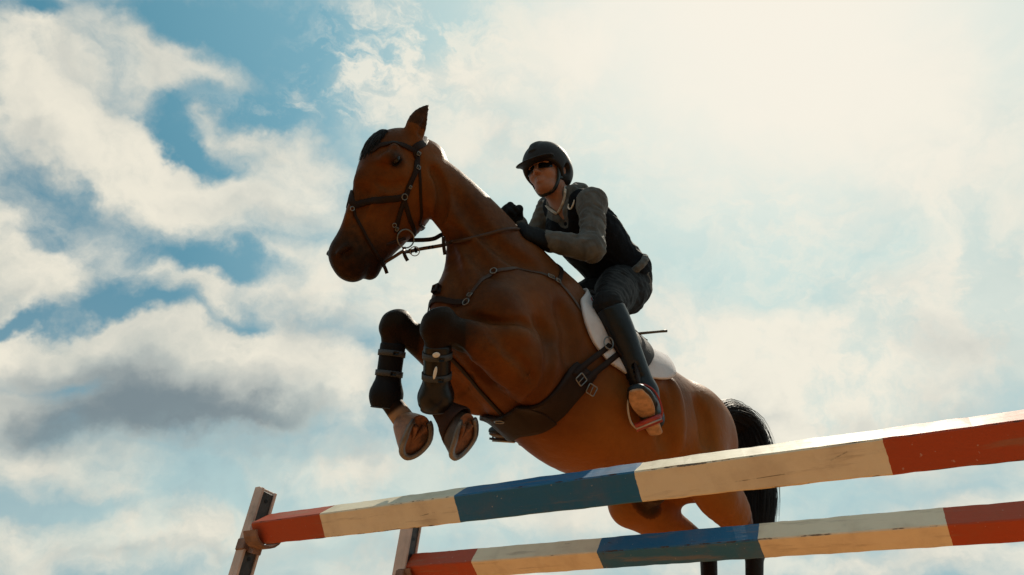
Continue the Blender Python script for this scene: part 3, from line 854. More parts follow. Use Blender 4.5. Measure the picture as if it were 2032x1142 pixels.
# ------------------------------------------------------------------ ground and fence
def ground():
    m = bpy.data.materials.new('arena_sand'); m.use_nodes = True
    T = NT(m.node_tree); b = T.n['Principled BSDF']
    tc = T.new('ShaderNodeTexCoord').outputs['Object']
    n = T.noise(tc, .35, 8, .6); n2 = T.noise(tc, 14., 6, .65)
    c = T.mix(n, (.46, .205, .062), (.56, .265, .088)); c = T.mix(T.math('MULTIPLY', n2, .4), c, (.36, .155, .05))
    added_grass = T.mix(T.noise(tc, 1.7, 8, .7), (.020, .034, .009), (.060, .080, .022))  # unseen dark grass, added to weaken the bounce from the sides
    ds = T.math('ADD', T.vmath('LENGTH', T.vmath('SUBTRACT', tc, (.4, 3.0, 0.))), T.math('MULTIPLY', T.math('SUBTRACT', T.noise(tc, .9, 6, .6), .5), 1.6))
    c = T.mix(T.smooth(ds, 5.2, 5.8), c, added_grass)  # sand kept to a patch to shape the warm bounce light
    T.inp(b, 'Base Color', c); b.inputs['Roughness'].default_value = .95
    bp = T.new('ShaderNodeBump'); T.inp(bp, 'Strength', .8); T.inp(bp, 'Distance', .05); T.inp(bp, 'Height', T.math('ADD', n2, T.noise(tc, 3., 5, .6)))
    T.l.new(bp.outputs[0], b.inputs['Normal'])
    V = []; F = []; rr = [0, 3, 8, 20, 60, 200, 900, 4000]; n_ = 48
    for r in rr:
        for j in range(n_): V.append((r * math.cos(2 * math.pi * j / n_), r * math.sin(2 * math.pi * j / n_), 0))
    for i in range(len(rr) - 1):
        for j in range(n_):
            k = (j + 1) % n_; F.append((i * n_ + j, (i + 1) * n_ + j, (i + 1) * n_ + k, i * n_ + k))
    o = mesh_obj('ground', V, F, m); tag(o, kind='structure')
ground()
def pole_material(name, bounds, length, cols, seed):
    m = bpy.data.materials.new(name); m.use_nodes = True
    T = NT(m.node_tree); b = T.n['Principled BSDF']
    tc = T.new('ShaderNodeTexCoord').outputs['Object']
    sx = T.new('ShaderNodeSeparateXYZ'); T.l.new(tc, sx.inputs[0])
    off = T.vmath('ADD', tc, (seed, seed * 2., 0))
    wob = T.math('MULTIPLY', T.math('SUBTRACT', T.noise(off, 30, 3, .6), .5), .008)
    x = T.math('DIVIDE', T.math('ADD', sx.outputs[0], wob), length)
    pal = {'r': (.42, .062, .018), 'w': (.80, .69, .50), 'b': (.014, .130, .270)}
    stops = [(0.0, pal[cols[0]])] + [(bd / length, pal[c]) for bd, c in zip(bounds, cols[1:])]
    c = T.ramp(x, stops, 'CONSTANT')
    n1 = T.noise(off, 7., 8, .65); n2 = T.noise(T.vmath('MULTIPLY', off, (3., 26., 26.)), 1., 6, .65); n3 = T.noise(T.vmath('MULTIPLY', off, (26., 60., 60.)), 1., 5, .6)
    c = T.mix(T.math('MULTIPLY', T.smooth(n1, .42, .75), .28), c, (.24, .13, .07))
    c = T.mix(T.math('MULTIPLY', T.smooth(n2, .54, .68), .42), c, (.27, .18, .11))
    # chipped paint along the edges (edge wear, by distance from the arrises)
    ay = T.math('ABSOLUTE', sx.outputs[1]); az_ = T.math('ABSOLUTE', sx.outputs[2])
    edge = T.math('MINIMUM', ay, az_)
    e = T.math('ADD', T.smooth(edge, .036, .043), T.math('MULTIPLY', T.math('SUBTRACT', n3, .5), 2.6))
    wear = T.math('MULTIPLY', T.smooth(e, .95, 1.12), .85)
    c = T.mix(wear, c, (.055, .032, .022))
    # scratches
    w = T.new('ShaderNodeTexVoronoi', feature='DISTANCE_TO_EDGE'); T.inp(w, 'Vector', T.vmath('MULTIPLY', off, (2.2, 9., 9.))); T.inp(w, 'Scale', 1.0)
    scr = T.math('MULTIPLY', T.smooth(w.outputs[0], .012, .002), T.smooth(n1, .56, .64))
    c = T.mix(T.math('MULTIPLY', scr, .8), c, (.05, .03, .02))
    spk = T.smooth(T.noise(off, 95., 2, .5), .70, .76); c = T.mix(T.math('MULTIPLY', spk, .35), c, (.62, .54, .46))
    T.inp(b, 'Base Color', c)
    T.inp(b, 'Roughness', T.math('ADD', .42, T.math('MULTIPLY', n1, .3)))
    b.inputs['Specular IOR Level'].default_value = .35
    bp = T.new('ShaderNodeBump'); T.inp(bp, 'Strength', .5); T.inp(bp, 'Distance', .003)
    T.inp(bp, 'Height', T.math('SUBTRACT', T.math('ADD', n2, T.math('MULTIPLY', n3, .5)), T.math('MULTIPLY', wear, 1.2)))
    T.l.new(bp.outputs[0], b.inputs['Normal'])
    return m
def at_height(px, py, h):
    d = ray(px, py); return CAM + d * ((h - CAM[2]) / d[2])
def along(px, py, A, dirv):
    """distance along the line A+t*dir nearest to the view ray"""
    r = nrm(ray(px, py)); w0 = CAM - A; b = r @ dirv; d = r @ w0; e = dirv @ w0
    return (e - b * d) / (1 - b * b)
FENCE = {}
def make_pole(label, A, B, s, beta, length, bounds_px, cols, seed):
    u_ = nrm(B - A); bounds = [along(px, py, A, u_) for px, py in bounds_px]
    rg = np.random.default_rng(seed)
    h = s / 2; bv = .004
    base = []
    for (sy, sz) in ((1, 1), (-1, 1), (-1, -1), (1, -1)):
        base += ([(sy * h, sz * (h - bv)), (sy * (h - bv), sz * h)] if sy * sz > 0 else [(sy * (h - bv), sz * h), (sy * h, sz * (h - bv))])
    n = 150; V = []; k = 8
    cz = rg.normal(0, 1, 12); 
    xs = [0, .012] + list(np.linspace(.03, length - .03, n)) + [length - .012, length]
    for i, x in enumerate(xs):
        sc_ = .80 if i in (0, len(xs) - 1) else .97 if i in (1, len(xs) - 2) else 1.0
        for j, (y, z) in enumerate(base):
            w = .0004 * math.sin(x * 23 + j // 2 * 2.1 + seed) + .0003 * math.sin(x * 61 + j // 2 * 1.3) + rg.normal(0, .00025) + .0008 * math.sin(x * 3.1 + j // 2)
            V.append((x, y * sc_ + w * np.sign(y), z * sc_ + w * np.sign(z)))
    F = [(i * k + j, i * k + (j + 1) % k, (i + 1) * k + (j + 1) % k, (i + 1) * k + j) for i in range(len(xs) - 1) for j in range(k)]
    F += [tuple(range(k))[::-1], tuple((len(xs) - 1) * k + j for j in range(k))]
    me = bpy.data.meshes.new('striped_pole'); me.from_pydata(V, [], F); me.update()
    bm_fix(me)
    me.materials.append(pole_material('painted_pole', bounds, length, cols, seed))
    o = bpy.data.objects.new('striped_pole', me); COL.objects.link(o)
    # frame: x along, y = facet facing the camera and downwards
    side = nrm(np.cross(u_, [0, 0, 1.]));
    if (CAM - A) @ side < 0: side = -side
    yv = nrm(side * math.cos(beta) - np.array([0, 0, 1.]) * math.sin(beta)); zv = np.cross(u_, yv)
    o.matrix_world = Matrix([[u_[i], yv[i], zv[i], A[i]] for i in range(3)] + [[0, 0, 0, 1]])
    tag(o, label, 'jump pole', 'striped poles of the jump')
    return u_, side
def bm_fix(me):
    import bmesh
    bm = bmesh.new(); bm.from_mesh(me); bmesh.ops.recalc_face_normals(bm, faces=bm.faces[:]); bm.to_mesh(me); bm.free()
PA = W(517, 1052, 2.75); PB = at_height(2032, 862, PA[2])
QA = W(812, 1127, 3.40); QB = at_height(2032, 1034, QA[2])
pu, pside = make_pole('higher of the two striped poles, its broad side and narrow pale top showing', PA, PB, .088, rad(39), 3.5, [(656, 1032), (917, 998), (1267, 955), (1756, 900)], 'rwbwr', 1)
qu, qside = make_pole('lower striped pole seen below the other one, two painted sides showing equally', QA, QB, .088, rad(58), 3.5, [(946, 1118), (1193, 1092), (1507, 1075), (1876, 1045)], 'rwbwr', 2)
print('POLES', PA, PB, np.degrees(math.atan2(pu[1], pu[0])), QA, QB, np.degrees(math.atan2(qu[1], qu[0])), QA[2], PA[2])

def rot_axes(u_):  # along pole, across (towards camera side), up
    z = np.array([0, 0, 1.]); s_ = nrm(np.cross(z, u_)); 
    return np.array([u_, s_, z])
M['post_side'] = mat('weathered_painted_metal', (.56, .43, .36), .6, var=.12, vscale=12, dirt=(.12, .07, .05, .7), bump=.3, bscale=120)
M['post_track'] = mat('dark_steel_track', (.055, .052, .05), .45, metal=.5, var=.25, vscale=25, dirt=(.12, .08, .06, .6), bump=.3, bscale=150)
M['cup'] = mat('rusty_cup', (.20, .11, .075), .65, var=.25, vscale=30, dirt=(.07, .035, .02, .7), bump=.4, bscale=90)
def standard(label, base_xy, top, w_in, w_fr, u_, pole_pt, cupside):
    ax = rot_axes(u_)
    e = empty('jump_standard', (float(base_xy[0]), float(base_xy[1]), 0.0)); tag(e, label, 'jump standard', 'standards of the jump')
    c = np.array([base_xy[0], base_xy[1], 0.])
    P = box_mb(c + ax[2] * top / 2 - ax[0] * w_fr * .5, ax, (w_fr * .5 - .006, w_in * .5, top / 2), bev=.12)
    P.build('post', M['post_side'], e, smooth=False)
    # inner face: dark track with raised rims
    tr = box_mb(c + ax[2] * (top / 2 - .004) + ax[0] * .0, ax, (.007, w_in * .5 - .012, top / 2 - .012))
    tr.build('track', M['post_track'], e, smooth=False)
    rim = MB()
    for s_ in (-1, 1): box_mb(c + ax[2] * (top / 2 - .002) + ax[1] * s_ * (w_in * .5 - .006) + ax[0] * .002, ax, (.011, .0055, top / 2 - .004), mb=rim)
    rim.build('rim', M['post_side'], e, smooth=False)
    hole = MB()
    for i in range(int(top / .075) - 1):
        q = c + ax[2] * (top - .05 - .075 * i) + ax[0] * .0075
        P_ = [q + ax[0] * .0006 + ax[1] * .008 * math.cos(a) + ax[2] * .008 * math.sin(a) for a in np.linspace(0, 2 * math.pi, 14, endpoint=False)]
        o0 = len(hole.V); hole.add(P_ + [p + ax[0] * .0006 for p in P_], [tuple(range(14))[::-1], tuple(range(14, 28))] + [(j, (j + 1) % 14, 14 + (j + 1) % 14, 14 + j) for j in range(14)])
    hole.build('pin_hole', M['black_leather'], e, smooth=False)['kind'] = 'stuff'
    ft = box_mb(c + ax[2] * .04 - ax[0] * .05, ax, (.045, .30, .04)); ft.build('foot', M['post_side'], e, smooth=False)
    br = MB()
    for s_ in (-1, 1):
        sweep(br, [c + ax[1] * s_ * .26 + ax[2] * .08 - ax[0] * .05, c + ax[1] * s_ * w_in * .5 + ax[2] * .42 - ax[0] * .05], circ(.016, 8))
    br.build('brace', M['post_side'], e, smooth=False)
    # cup holding the pole
    pc = pole_pt; h = .088 * .70
    cup = MB(); pr = []
    for a in np.linspace(rad(200), rad(340), 9): pr.append((math.cos(a) * h * 1.05, math.sin(a) * h * 1.05))
    V = []
    for x in (-.03, .04):
        for rr in (1.0, 1.12):
            for (y, z) in pr: V.append(pc + u_ * 0 + ax[0] * -x * 1.0 * -1 + ax[1] * y * rr + ax[2] * z * rr)
    k = len(pr); F = []
    for j in range(k - 1):
        F += [(j, j + 1, 2 * k + j + 1, 2 * k + j), (k + j + 1, k + j, 3 * k + j, 3 * k + j + 1), (j + 1, j, k + j, k + j + 1), (2 * k + j, 2 * k + j + 1, 3 * k + j + 1, 3 * k + j)]
    F += [(0, 2 * k, 3 * k, k), (k - 1, 2 * k - 1, 4 * k - 1, 3 * k - 1)]
    cup.add(V, F)
    bk_ = (c + ax[2] * (pc[2] - .02)) ; d_ = pc - bk_
    ln = np.linalg.norm(d_[:2]); 
    sweep(cup, [bk_ + ax[0] * .0 - ax[2] * .03, pc - ax[2] * (h * 1.1) + (bk_ - pc) * .1], [(-.022, -.014), (.022, -.014), (.022, .014), (-.022, .014)], up=ax[2])
    box_mb(bk_ - ax[2] * .03 - ax[0] * .01, ax, (.024, w_in * .5 + .006, .022), mb=cup)
    cup.build('cup', M['cup'], e, smooth=False)
# the poles run away to the left: u points from the left end towards the camera side, so the posts stand beyond the left ends
c1 = W(521, 1010, 2.86); t1 = W(536, 963, 2.86)
standard('left jump standard carrying the upper pole, its bare top standing free against the sky', c1[:2], float(W(536, 963, 2.86)[2]), .080, .040, pu, PA + pu * .02, 1)
c2 = W(818, 1075, 3.44)
standard('jump standard to the right of the other, its top hidden behind the upper pole', c2[:2], float(W(838, 1008, 3.44)[2]), .075, .065, qu, QA + qu * .02, 1)

# ------------------------------------------------------------------ tack helpers
def strap_on(pts, width, thick=.004, lift=.001, name=None, m=None, parent=None, n=6, mb=None, snapit=True, bvh=None, taper=None, smooth_n=3):
    """flat strap lying on the horse; pts in world coordinates"""
    P = catmull(np.array(pts), n); Q = []; N = []
    for p in P:
        q, nn = snap(p, bvh)
        Q.append(q if snapit else p); N.append(nn)
    Q = np.array(Q); N = np.array(N)
    for _ in range(smooth_n):
        N[1:-1] = (N[:-2] + N[1:-1] * 2 + N[2:]) / 4
        if snapit: Q[1:-1] = (Q[:-2] + Q[1:-1] * 2 + Q[2:]) / 4
    N /= np.linalg.norm(N, axis=1)[:, None]
    # never sink below the skin
    if snapit:
        for i in range(len(Q)):
            q, nn = snap(Q[i], bvh); d = (Q[i] - q) @ nn
            if d < 0: Q[i] = q
    Q = Q + N * (thick / 2 + lift)
    mb = mb or MB(); w = width / 2; t = thick / 2
    prof = [(-t, -w), (t * .6, -w), (t, -w * .8), (t, w * .8), (t * .6, w), (-t, w)]
    sweep(mb, Q, prof, up=N)
    return mb if name is None else mb.build(name, m, parent)
def shots(lst, bvh=None):
    out = []
    for px, py in lst:
        p, n = shoot(px, py, bvh)
        if p is not None: out.append(p)
    return out
def mir(p):  # mirror to the other side of the horse's middle plane
    q = w2h(p); q = q * np.array([1, -1, 1]); return h2w(q)
def mirh(p):  # mirror within the head
    q = w2h(p) - HP0; l = q @ hlf; return h2w(HP0 + q - 2 * l * hlf)
def buckle(c, n, x, w, h, r=.0022, mb=None, tongue=True):
    """rectangular frame buckle at c, normal n, x across"""
    mb = mb or MB(); n = nrm(n); x = nrm(x - x @ n * n); y = np.cross(n, x)
    P = [c + x * a * w + y * b * h + n * r for a, b in ((-.5, -.42), (-.42, -.5), (.42, -.5), (.5, -.42), (.5, .42), (.42, .5), (-.42, .5), (-.5, .42))]
    sweep(mb, P, circ(r, 6), closed=True)
    if tongue: sweep(mb, [c - y * h * .5 + n * r, c + y * h * .5 + n * r * 2], circ(r * .7, 6))
    return mb

# ------------------------------------------------------------------ bridle
bridle = empty('bridle', tuple(h2w(hd(.02, 0)).tolist()))
tag(bridle, 'dark brown leather bridle with ring bit buckled on the horse\'s head', 'bridle')
cheek = [(825, 286), (830, 306), (829, 330), (820, 350), (812, 378), (802, 394)]
def both(name, pts, width, m='leather', **kw):
    P = shots(pts); strap_on(P, width, name=name, m=M[m], parent=bridle, **kw)
    strap_on([mirh(p) for p in P], width, name=name, m=M[m], parent=bridle, **kw)
top = shots([(829, 312), (824, 292)])
strap_on(top + [h2w(hd(.005, -.03, 0)), mirh(top[1]), mirh(top[0])], .030, .005, name='headpiece', m=M['leather'], parent=bridle)
both('cheekpiece', [(829, 310), (828, 335), (818, 356), (809, 380), (797, 412), (789, 440), (786, 462)], .018, thick=.005)
both('noseband_cheek', [(826, 318), (822, 342), (811, 366), (803, 388)], .014, thick=.004, lift=.003)
both('throatlatch', [(829, 322), (833, 350), (835, 386), (836, 425), (832, 446)], .011)
th = shots([(832, 446)]); strap_on([th[0], h2w(hd(.30, -.185, .03)), h2w(hd(.305, -.19, 0)), h2w(hd(.30, -.185, -.03)), mirh(th[0])], .011, name='throatlatch', m=M['leather'], parent=bridle)
bb = shots([(822, 300), (800, 289), (775, 285), (752, 290), (738, 300)]); strap_on(bb + [h2w(hd(.075, .19, 0))] + [mirh(p) for p in bb[::-1]], .020, .005, name='browband', m=M['leather'], parent=bridle)
nb = shots([(801, 392), (771, 396), (745, 399), (722, 403), (700, 407)])
nbk = shots([(820, 400), (845, 408)])
strap_on(nb + [h2w(hd(.325, .15, 0))] + [mirh(p) for p in nb[::-1]], .026, .007, name='noseband', m=M['leather'], parent=bridle)
nl = nb[0]; strap_on([nl] + shots([(808, 418), (814, 438)]) + [h2w(hd(.345, -.15, .02)), h2w(hd(.345, -.15, -.02)), mirh(nl)], .018, .004, name='chin_strap', m=M['leather'], parent=bridle)
fl = shots([(702, 420), (712, 442), (724, 466), (735, 486), (745, 502), (755, 518)])
flo = strap_on([h2w(hd(.335, .15, 0))] + fl + [h2w(hd(.515, -.085, .03)), h2w(hd(.515, -.09, 0)), h2w(hd(.50, -.07, -.05))] + [mirh(p) for p in fl[::-1]] + [h2w(hd(.336, .15, 0))], .012, .004, name='flash_strap', m=M['leather'], parent=bridle)
e0 = fl[-1]; nv = nrm(CAM - e0)
sweep(MB(), catmull([e0 + nv * .008, W(763, 530, 2.80), W(768, 543, 2.81)], 5), [(-.0015, -.007), (.0015, -.007), (.0015, .007), (-.0015, .007)], up=nv).build('strap_end', M['leather'], bridle)
def on_head(px, py, l):
    o = w2h(CAM); d = ray(px, py) @ HR; t = (l - (o - HP0) @ hlf) / (d @ hlf); return h2w(o + d * t)
hL = HR @ hlf; hF = HR @ hfr; hA = HR @ hax
bc = on_head(805, 474, .075)
bl_ = nrm(hL + .15 * nrm(CAM - bc))
ring(bc, bl_, .037, .0030, 32).build('bit_ring', M['steel'], bridle)
ring(mirh(bc), bl_ - 2 * 0 * bl_, .040, .0034, 32).build('bit_ring', M['steel'], bridle)
sweep(MB(), catmull([bc, h2w(hd(.46, -.04, .045)), h2w(hd(.46, -.035, .03)), h2w(hd(.465, -.035, 0)), h2w(hd(.46, -.035, -.03)), h2w(hd(.46, -.04, -.045)), mirh(bc)], 5), circ(.007, 8)).build('mouthpiece', M['rubber'], bridle)
for (px, py, r, l) in ((801, 391, .012, None), (781, 447, .008, None), (697, 415, .008, None)):
    p, n = shoot(px, py); q = MB(); P_ = ring(p + n * .009, n, r, .0022, 20); P_.build('ring', M['steel'], bridle)
for (px, py, w, h) in ((830, 306, .013, .015), (829, 334, .014, .016), (813, 372, .010, .012), (786, 455, .012, .014)):
    p, n = shoot(px, py); buckle(p + n * .007, n, np.cross(n, hA), w, h, .0018).build('buckle', M['steel'], bridle)

# ------------------------------------------------------------------ reins
reins = empty('reins', tuple(bc.tolist())); tag(reins, 'brown leather reins running from the bit ring to the gloved hands', 'reins')
HANDL = h2w(hl(1040, 457, .095)); HANDR = h2w(hl(1012, 420, -.06))
def rein_path(pts, n=6): return catmull(np.array(pts), n)
b0 = on_head(800, 496, .080)
nk = [shoot(px, py) for px, py in ((900, 483), (928, 477), (970, 466), (1005, 459))]
nearp = [bc + nrm(b0 - bc) * .036, on_head(806, 500, .085), W(837, 494, float(-((bc - CAM) @ CR)[2]) + .005), W(879, 487, 2.80)] + [p + n * .014 for p, n in nk if p is not None] + [HANDL]
def flat(P, w, t, name, m, parent, up):
    return sweep(MB(), P, [(-t, -w), (t, -w), (t, w), (-t, w)], up=up).build(name, m, parent)
RP = rein_path(nearp); upv = np.array([nrm(CAM - p) for p in RP])
flat(RP, .0072, .0020, 'rein', M['mid_leather'], reins, upv)
far0 = mirh(bc)
FP = rein_path([far0, W(850, 476, 2.95), W(879, 465, 3.0), h2w(hl(925, 446, -.17)), h2w(hl(975, 428, -.17)), HANDR]); flat(FP, .009, .0022, 'rein', M['leather'], reins, np.array([nrm(CAM - p) for p in FP]))
# rein below the chin between the two rings, with its hanging ends
cp_ = rein_path([W(764, 521, 2.83), W(782, 510, 2.80), W(800, 499, 2.76), nearp[1]]); flat(cp_, .0065, .002, 'rein', M['mid_leather'], reins, np.array([nrm(CAM - p) for p in cp_]))
for a, b in (((801, 500), (809, 518)), ((880, 470), (883, 506))):
    z = 2.78; P_ = catmull([W(*a, z), W((a[0] + b[0]) / 2 - 1, (a[1] + b[1]) / 2, z), W(*b, z)], 4)
    flat(P_, .007, .0022, 'rein_stop', M['leather'], reins, np.array([nrm(CAM - p) for p in P_]))
for px, py in ((815, 497), (826, 496), (848, 492), (862, 491)):
    i = np.argmin([abs(CX + FPX * ((p - CAM) @ CR)[0] / -((p - CAM) @ CR)[2] - px) for p in RP])
    box_mb(RP[i], np.array([nrm(RP[i + 1] - RP[i]), np.cross(upv[i], nrm(RP[i + 1] - RP[i])), upv[i]]), (.005, .0115, .004)).build('rein_keeper', M['leather'], reins)
rz = RP[10]; ring(W(823, 499, 2.77), nrm(CAM - rz), .018, .0020, 24).build('martingale_ring', M['steel'], reins)

# ------------------------------------------------------------------ breastplate
bp_ = empty('breastplate', tuple(h2w((.45, 0, -.5)).tolist())); tag(bp_, 'brown leather breastplate strapped across the horse\'s chest and shoulder', 'breastplate')
sh_ = shots([(983, 540), (1010, 535), (1042, 538), (1087, 549), (1108, 561), (1124, 578), (1140, 598), (1160, 627), (1180, 655), (1194, 678)])
for mm in (lambda p: p, mir): strap_on([mm(p) for p in sh_], .016, .004, .001, 'shoulder_strap', M['mid_leather'], bp_)
wp = shots([(1108, 561)]); 
strap_on([wp[0], h2w((.10, .10, -.04)), h2w((.10, 0, .0)), h2w((.10, -.10, -.04)), mir(wp[0])], .018, .004, .002, 'wither_strap', M['leather'], bp_)
ch = shots([(979, 541), (965, 551), (948, 566), (936, 583), (926, 600)])
for mm in (lambda p: p, mir): strap_on([mm(p) for p in ch], .016, .004, .001, 'chest_strap', M['mid_leather'], bp_)
strap_on([ch[-1], h2w((.56, .0, -.50)), mir(ch[-1])], .024, .005, .002, 'chest_strap', M['leather'], bp_)
lw = [h2w((.54, 0, -.54)), h2w((.47, 0, -.64))] + [h2w((x, 0, z)) for x, z in ((.38, -.70), (.28, -.72), (.18, -.76), (.07, -.80))]
strap_on(lw, .020, .005, .002, 'belly_strap', M['leather'], bp_)
p, n = shoot(926, 601); ring(p + n * .006, n, .014, .0024, 24).build('ring', M['steel'], bp_); buckle(*(shoot(934, 588)[0] + shoot(934, 588)[1] * .008, shoot(934, 588)[1], hA), .016, .020, .0018).build('buckle', M['steel'], bp_)
p, n = shoot(980, 540); P_ = ring(p + n * .008, n, .013, .0024, 20); P_.build('ring', M['steel'], bp_)
p, n = shoot(1092, 552); buckle(p + n * .007, n, np.array([0, 0, 1.]), .022, .028, .002).build('buckle', M['steel'], bp_)
p, n = shoot(1106, 560); buckle(p + n * .007, n, np.array([0, 0, 1.]), .020, .022, .002).build('buckle', M['steel'], bp_)
ring(h2w((.10, 0, -.79)), HR @ np.array([.3, 0, 1]), .018, .0028, 20).build('ring', M['steel'], bp_)
# knot of the martingale at the front of the chest
q, nn = snap(h2w((.55, .02, -.46))); box_mb(q + nn * .012, np.array([nn, nrm(np.cross(nn, [0, 0, 1.])), nrm(np.cross(nn, np.cross(nn, [0, 0, 1.])))]), (.012, .016, .018)).build('rubber_stop', M['rubber'], bp_)

# ------------------------------------------------------------------ saddle, pad, girth (grids wrapped over the horse's back)
def wrap_r(x, ph):
    """radius from the axis (x, 0, -.35) out to the skin at angle ph from straight up"""
    d = np.array([0, math.sin(ph), math.cos(ph)]); r = np.linspace(.15, .62, 120)
    v = H_FIELD.value(np.array([x, 0, -.35]) + r[:, None] * d)
    k = np.where(v > 0)[0]
    return r[k[0]] if len(k) else .6
def wrap(xf, xr, ph0, ph1, nx, nph, off, thick, name, m, parent, flare=None, edge=.5, tuck=True):
    """shell between angles ph0..ph1; xf(ph), xr(ph) give its front and rear ends"""
    top = []; 
    for i in range(nph + 1):
        ph = ph0 + (ph1 - ph0) * i / nph; row = []
        for j in range(nx + 1):
            x = xf(ph) + (xr(ph) - xf(ph)) * j / nx
            r = wrap_r(x, ph) ; o = off(x, ph) if callable(off) else off
            row.append(np.array([x, math.sin(ph) * (r + o), -.35 + math.cos(ph) * (r + o)]))
        top.append(row)
    A = np.array(top)
    for _ in range(2):
        B = A.copy(); B[1:-1] = (A[:-2] + 2 * A[1:-1] + A[2:]) / 4; A = B.copy(); B[:, 1:-1] = (A[:, :-2] + 2 * A[:, 1:-1] + A[:, 2:]) / 4; A = B
    gi = np.gradient(A, axis=0); gj = np.gradient(A, axis=1); N = np.cross(gi, gj); N /= np.linalg.norm(N, axis=2)[..., None] + 1e-9
    cen = np.array([0, 0, -.35]); rad_ = A - np.array([[[a[0], 0, -.35] for a in r_] for r_ in A])
    sg = np.sign((N * rad_).sum(2).mean()); N *= sg
    t = np.full(A.shape[:2], thick)
    O = A + N * t[..., None]
    ni, nj = A.shape[:2]
    V = np.vstack([A.reshape(-1, 3), O.reshape(-1, 3)]); n0 = ni * nj; F = []
    for i in range(ni - 1):
        for j in range(nj - 1):
            a, b, c, d = i * nj + j, i * nj + j + 1, (i + 1) * nj + j + 1, (i + 1) * nj + j
            F.append((a, b, c, d)); F.append((n0 + d, n0 + c, n0 + b, n0 + a))
    # rounded rim
    loop = [(0, j) for j in range(nj)] + [(i, nj - 1) for i in range(1, ni)] + [(ni - 1, j) for j in range(nj - 2, -1, -1)] + [(i, 0) for i in range(ni - 2, 0, -1)]
    for q in range(len(loop)):
        (a, b), (c, d) = loop[q], loop[(q + 1) % len(loop)]
        F.append((a * nj + b, n0 + a * nj + b, n0 + c * nj + d, c * nj + d))
    o = mesh_obj(name, h2w(V), F, m, parent)
    bm_fix(o.data)
    return o
pad = empty('saddle_pad', tuple(h2w((-.2, 0, .02)).tolist())); tag(pad, 'white saddle pad lying on the horse\'s back under the dark saddle', 'saddle pad')
def ip(xs, ys): return lambda ph: float(np.interp(abs(math.degrees(ph)), xs, ys))
pf = ip([0, 36, 60, 80, 92, 102, 110, 113], [-.05, -.02, .034, .034, .018, -.02, -.075, -.16])
pr_ = ip([0, 50, 78, 86, 91, 96, 101, 106, 113], [-.50, -.50, -.487, -.478, -.462, -.42, -.36, -.30, -.22])
wrap(pf, pr_, rad(-112), rad(112), 26, 60, lambda x, ph: .006 + .018 * max(0, (-x - .36) / .12) * (1 if abs(ph) < 1.5 else .5), .012, 'quilt', M['pad'], pad)
p, n = shoot(1166, 598)
ellipsoid_mb(p + n * .020, np.array([nrm(np.cross(n, [0, 0, 1.])), np.cross(n, nrm(np.cross(n, [0, 0, 1.]))), n]), (.006, .010, .003), 12, 8).build('emblem', M['red'], pad)
saddle = empty('saddle', tuple(h2w((-.25, 0, .06)).tolist())); tag(saddle, 'dark leather jumping saddle with the rider crouching over it', 'saddle')
ff = ip([30, 45, 60, 80, 100, 104], [-.07, -.055, -.045, -.06, -.13, -.18]); fr_ = ip([30, 60, 80, 100, 104], [-.38, -.36, -.35, -.30, -.24])
for s in (1, -1):
    wrap(ff, fr_, rad(25 * s), rad(103 * s), 12, 24, .024, .010, 'flap', M['leather'], saddle)
    wrap(ip([30, 60, 75], [-.060, -.045, -.075]), ip([30, 60, 75], [-.14, -.12, -.115]), rad(38 * s), rad(76 * s), 6, 14, .034, .018, 'knee_roll', M['leather'], saddle)
wrap(lambda ph: -.075 + .0 * ph, lambda ph: -.455 + .10 * ph * ph, rad(-40), rad(40), 22, 20, lambda x, ph: .028 + .030 * math.exp(-((x + .09) / .05) ** 2) * math.cos(ph * 1.4) + .035 * max(0, (-x - .38) / .10) ** 1.5 * math.cos(ph), .016, 'seat', M['leather'], saddle)
gird = empty('girth', tuple(h2w((.03, 0, -.80)).tolist())); tag(gird, 'dark brown padded girth with two steel buckles round the horse\'s belly', 'girth')
gc = [95, 110, 125, 134, 145, 155, 165, 180]; gx = [-.150, -.100, -.045, -.020, .005, .02, .035, .045]
gw = [.05, .05, .050, .058, .062, .070, .072, .052]
gxf = lambda ph: ip(gc, gx)(ph) + ip(gc, gw)(ph); gxr = lambda ph: ip(gc, gx)(ph) - ip(gc, gw)(ph)
wrap(gxf, gxr, rad(128), rad(232), 10, 60, .004, .014, 'girth_band', M['leather'], gird) if False else None
def gwrap(name, c0, c1, off, th, wmul=1.0, m='leather', dx=0.0, par=None):
    def X(ph, s_):
        a = abs(math.degrees(ph)); a = 360 - a if a > 180 else a
        return float(np.interp(a, gc, gx)) + dx + s_ * float(np.interp(a, gc, gw)) * wmul
    return wrap(lambda ph: X(ph, 1), lambda ph: X(ph, -1), rad(c0), rad(c1), 8, 50, off, th, name, M[m], par or gird)
gwrap('girth_band', 126, 234, .003, .013)
gwrap('belly_guard', 158, 202, .014, .005, 1.05)
for s in (1, -1):
    for k, dx in ((0, .026), (1, -.028)):
        wrap(lambda ph, dx=dx: ip(gc, gx)(ph) + dx + .013, lambda ph, dx=dx: ip(gc, gx)(ph) + dx - .013, rad(97 * s), rad(133 * s), 2, 18, .018, .005, 'billet', M['leather'], gird)
for px, py in ((1144, 754), (1166, 775)):
    p, n = shoot(px, py); o_ = p + n * .030
    tdir = nrm(shoot(1196, 690)[0] - p); mbk = buckle(o_, n, np.cross(n, tdir), .036, .038, .0026)
    mbk.build('girth_buckle', M['steel'], gird)
    buckle(mir(o_), nrm(HR @ ((HR.T @ n) * np.array([1, -1, 1]))), np.cross(n, tdir), .036, .038, .0026).build('girth_buckle', M['steel'], gird)
p, n = shoot(1197, 688); ring(p + n * .034, n, .022, .0030, 24, 1.3).build('ring', M['steel'], gird)

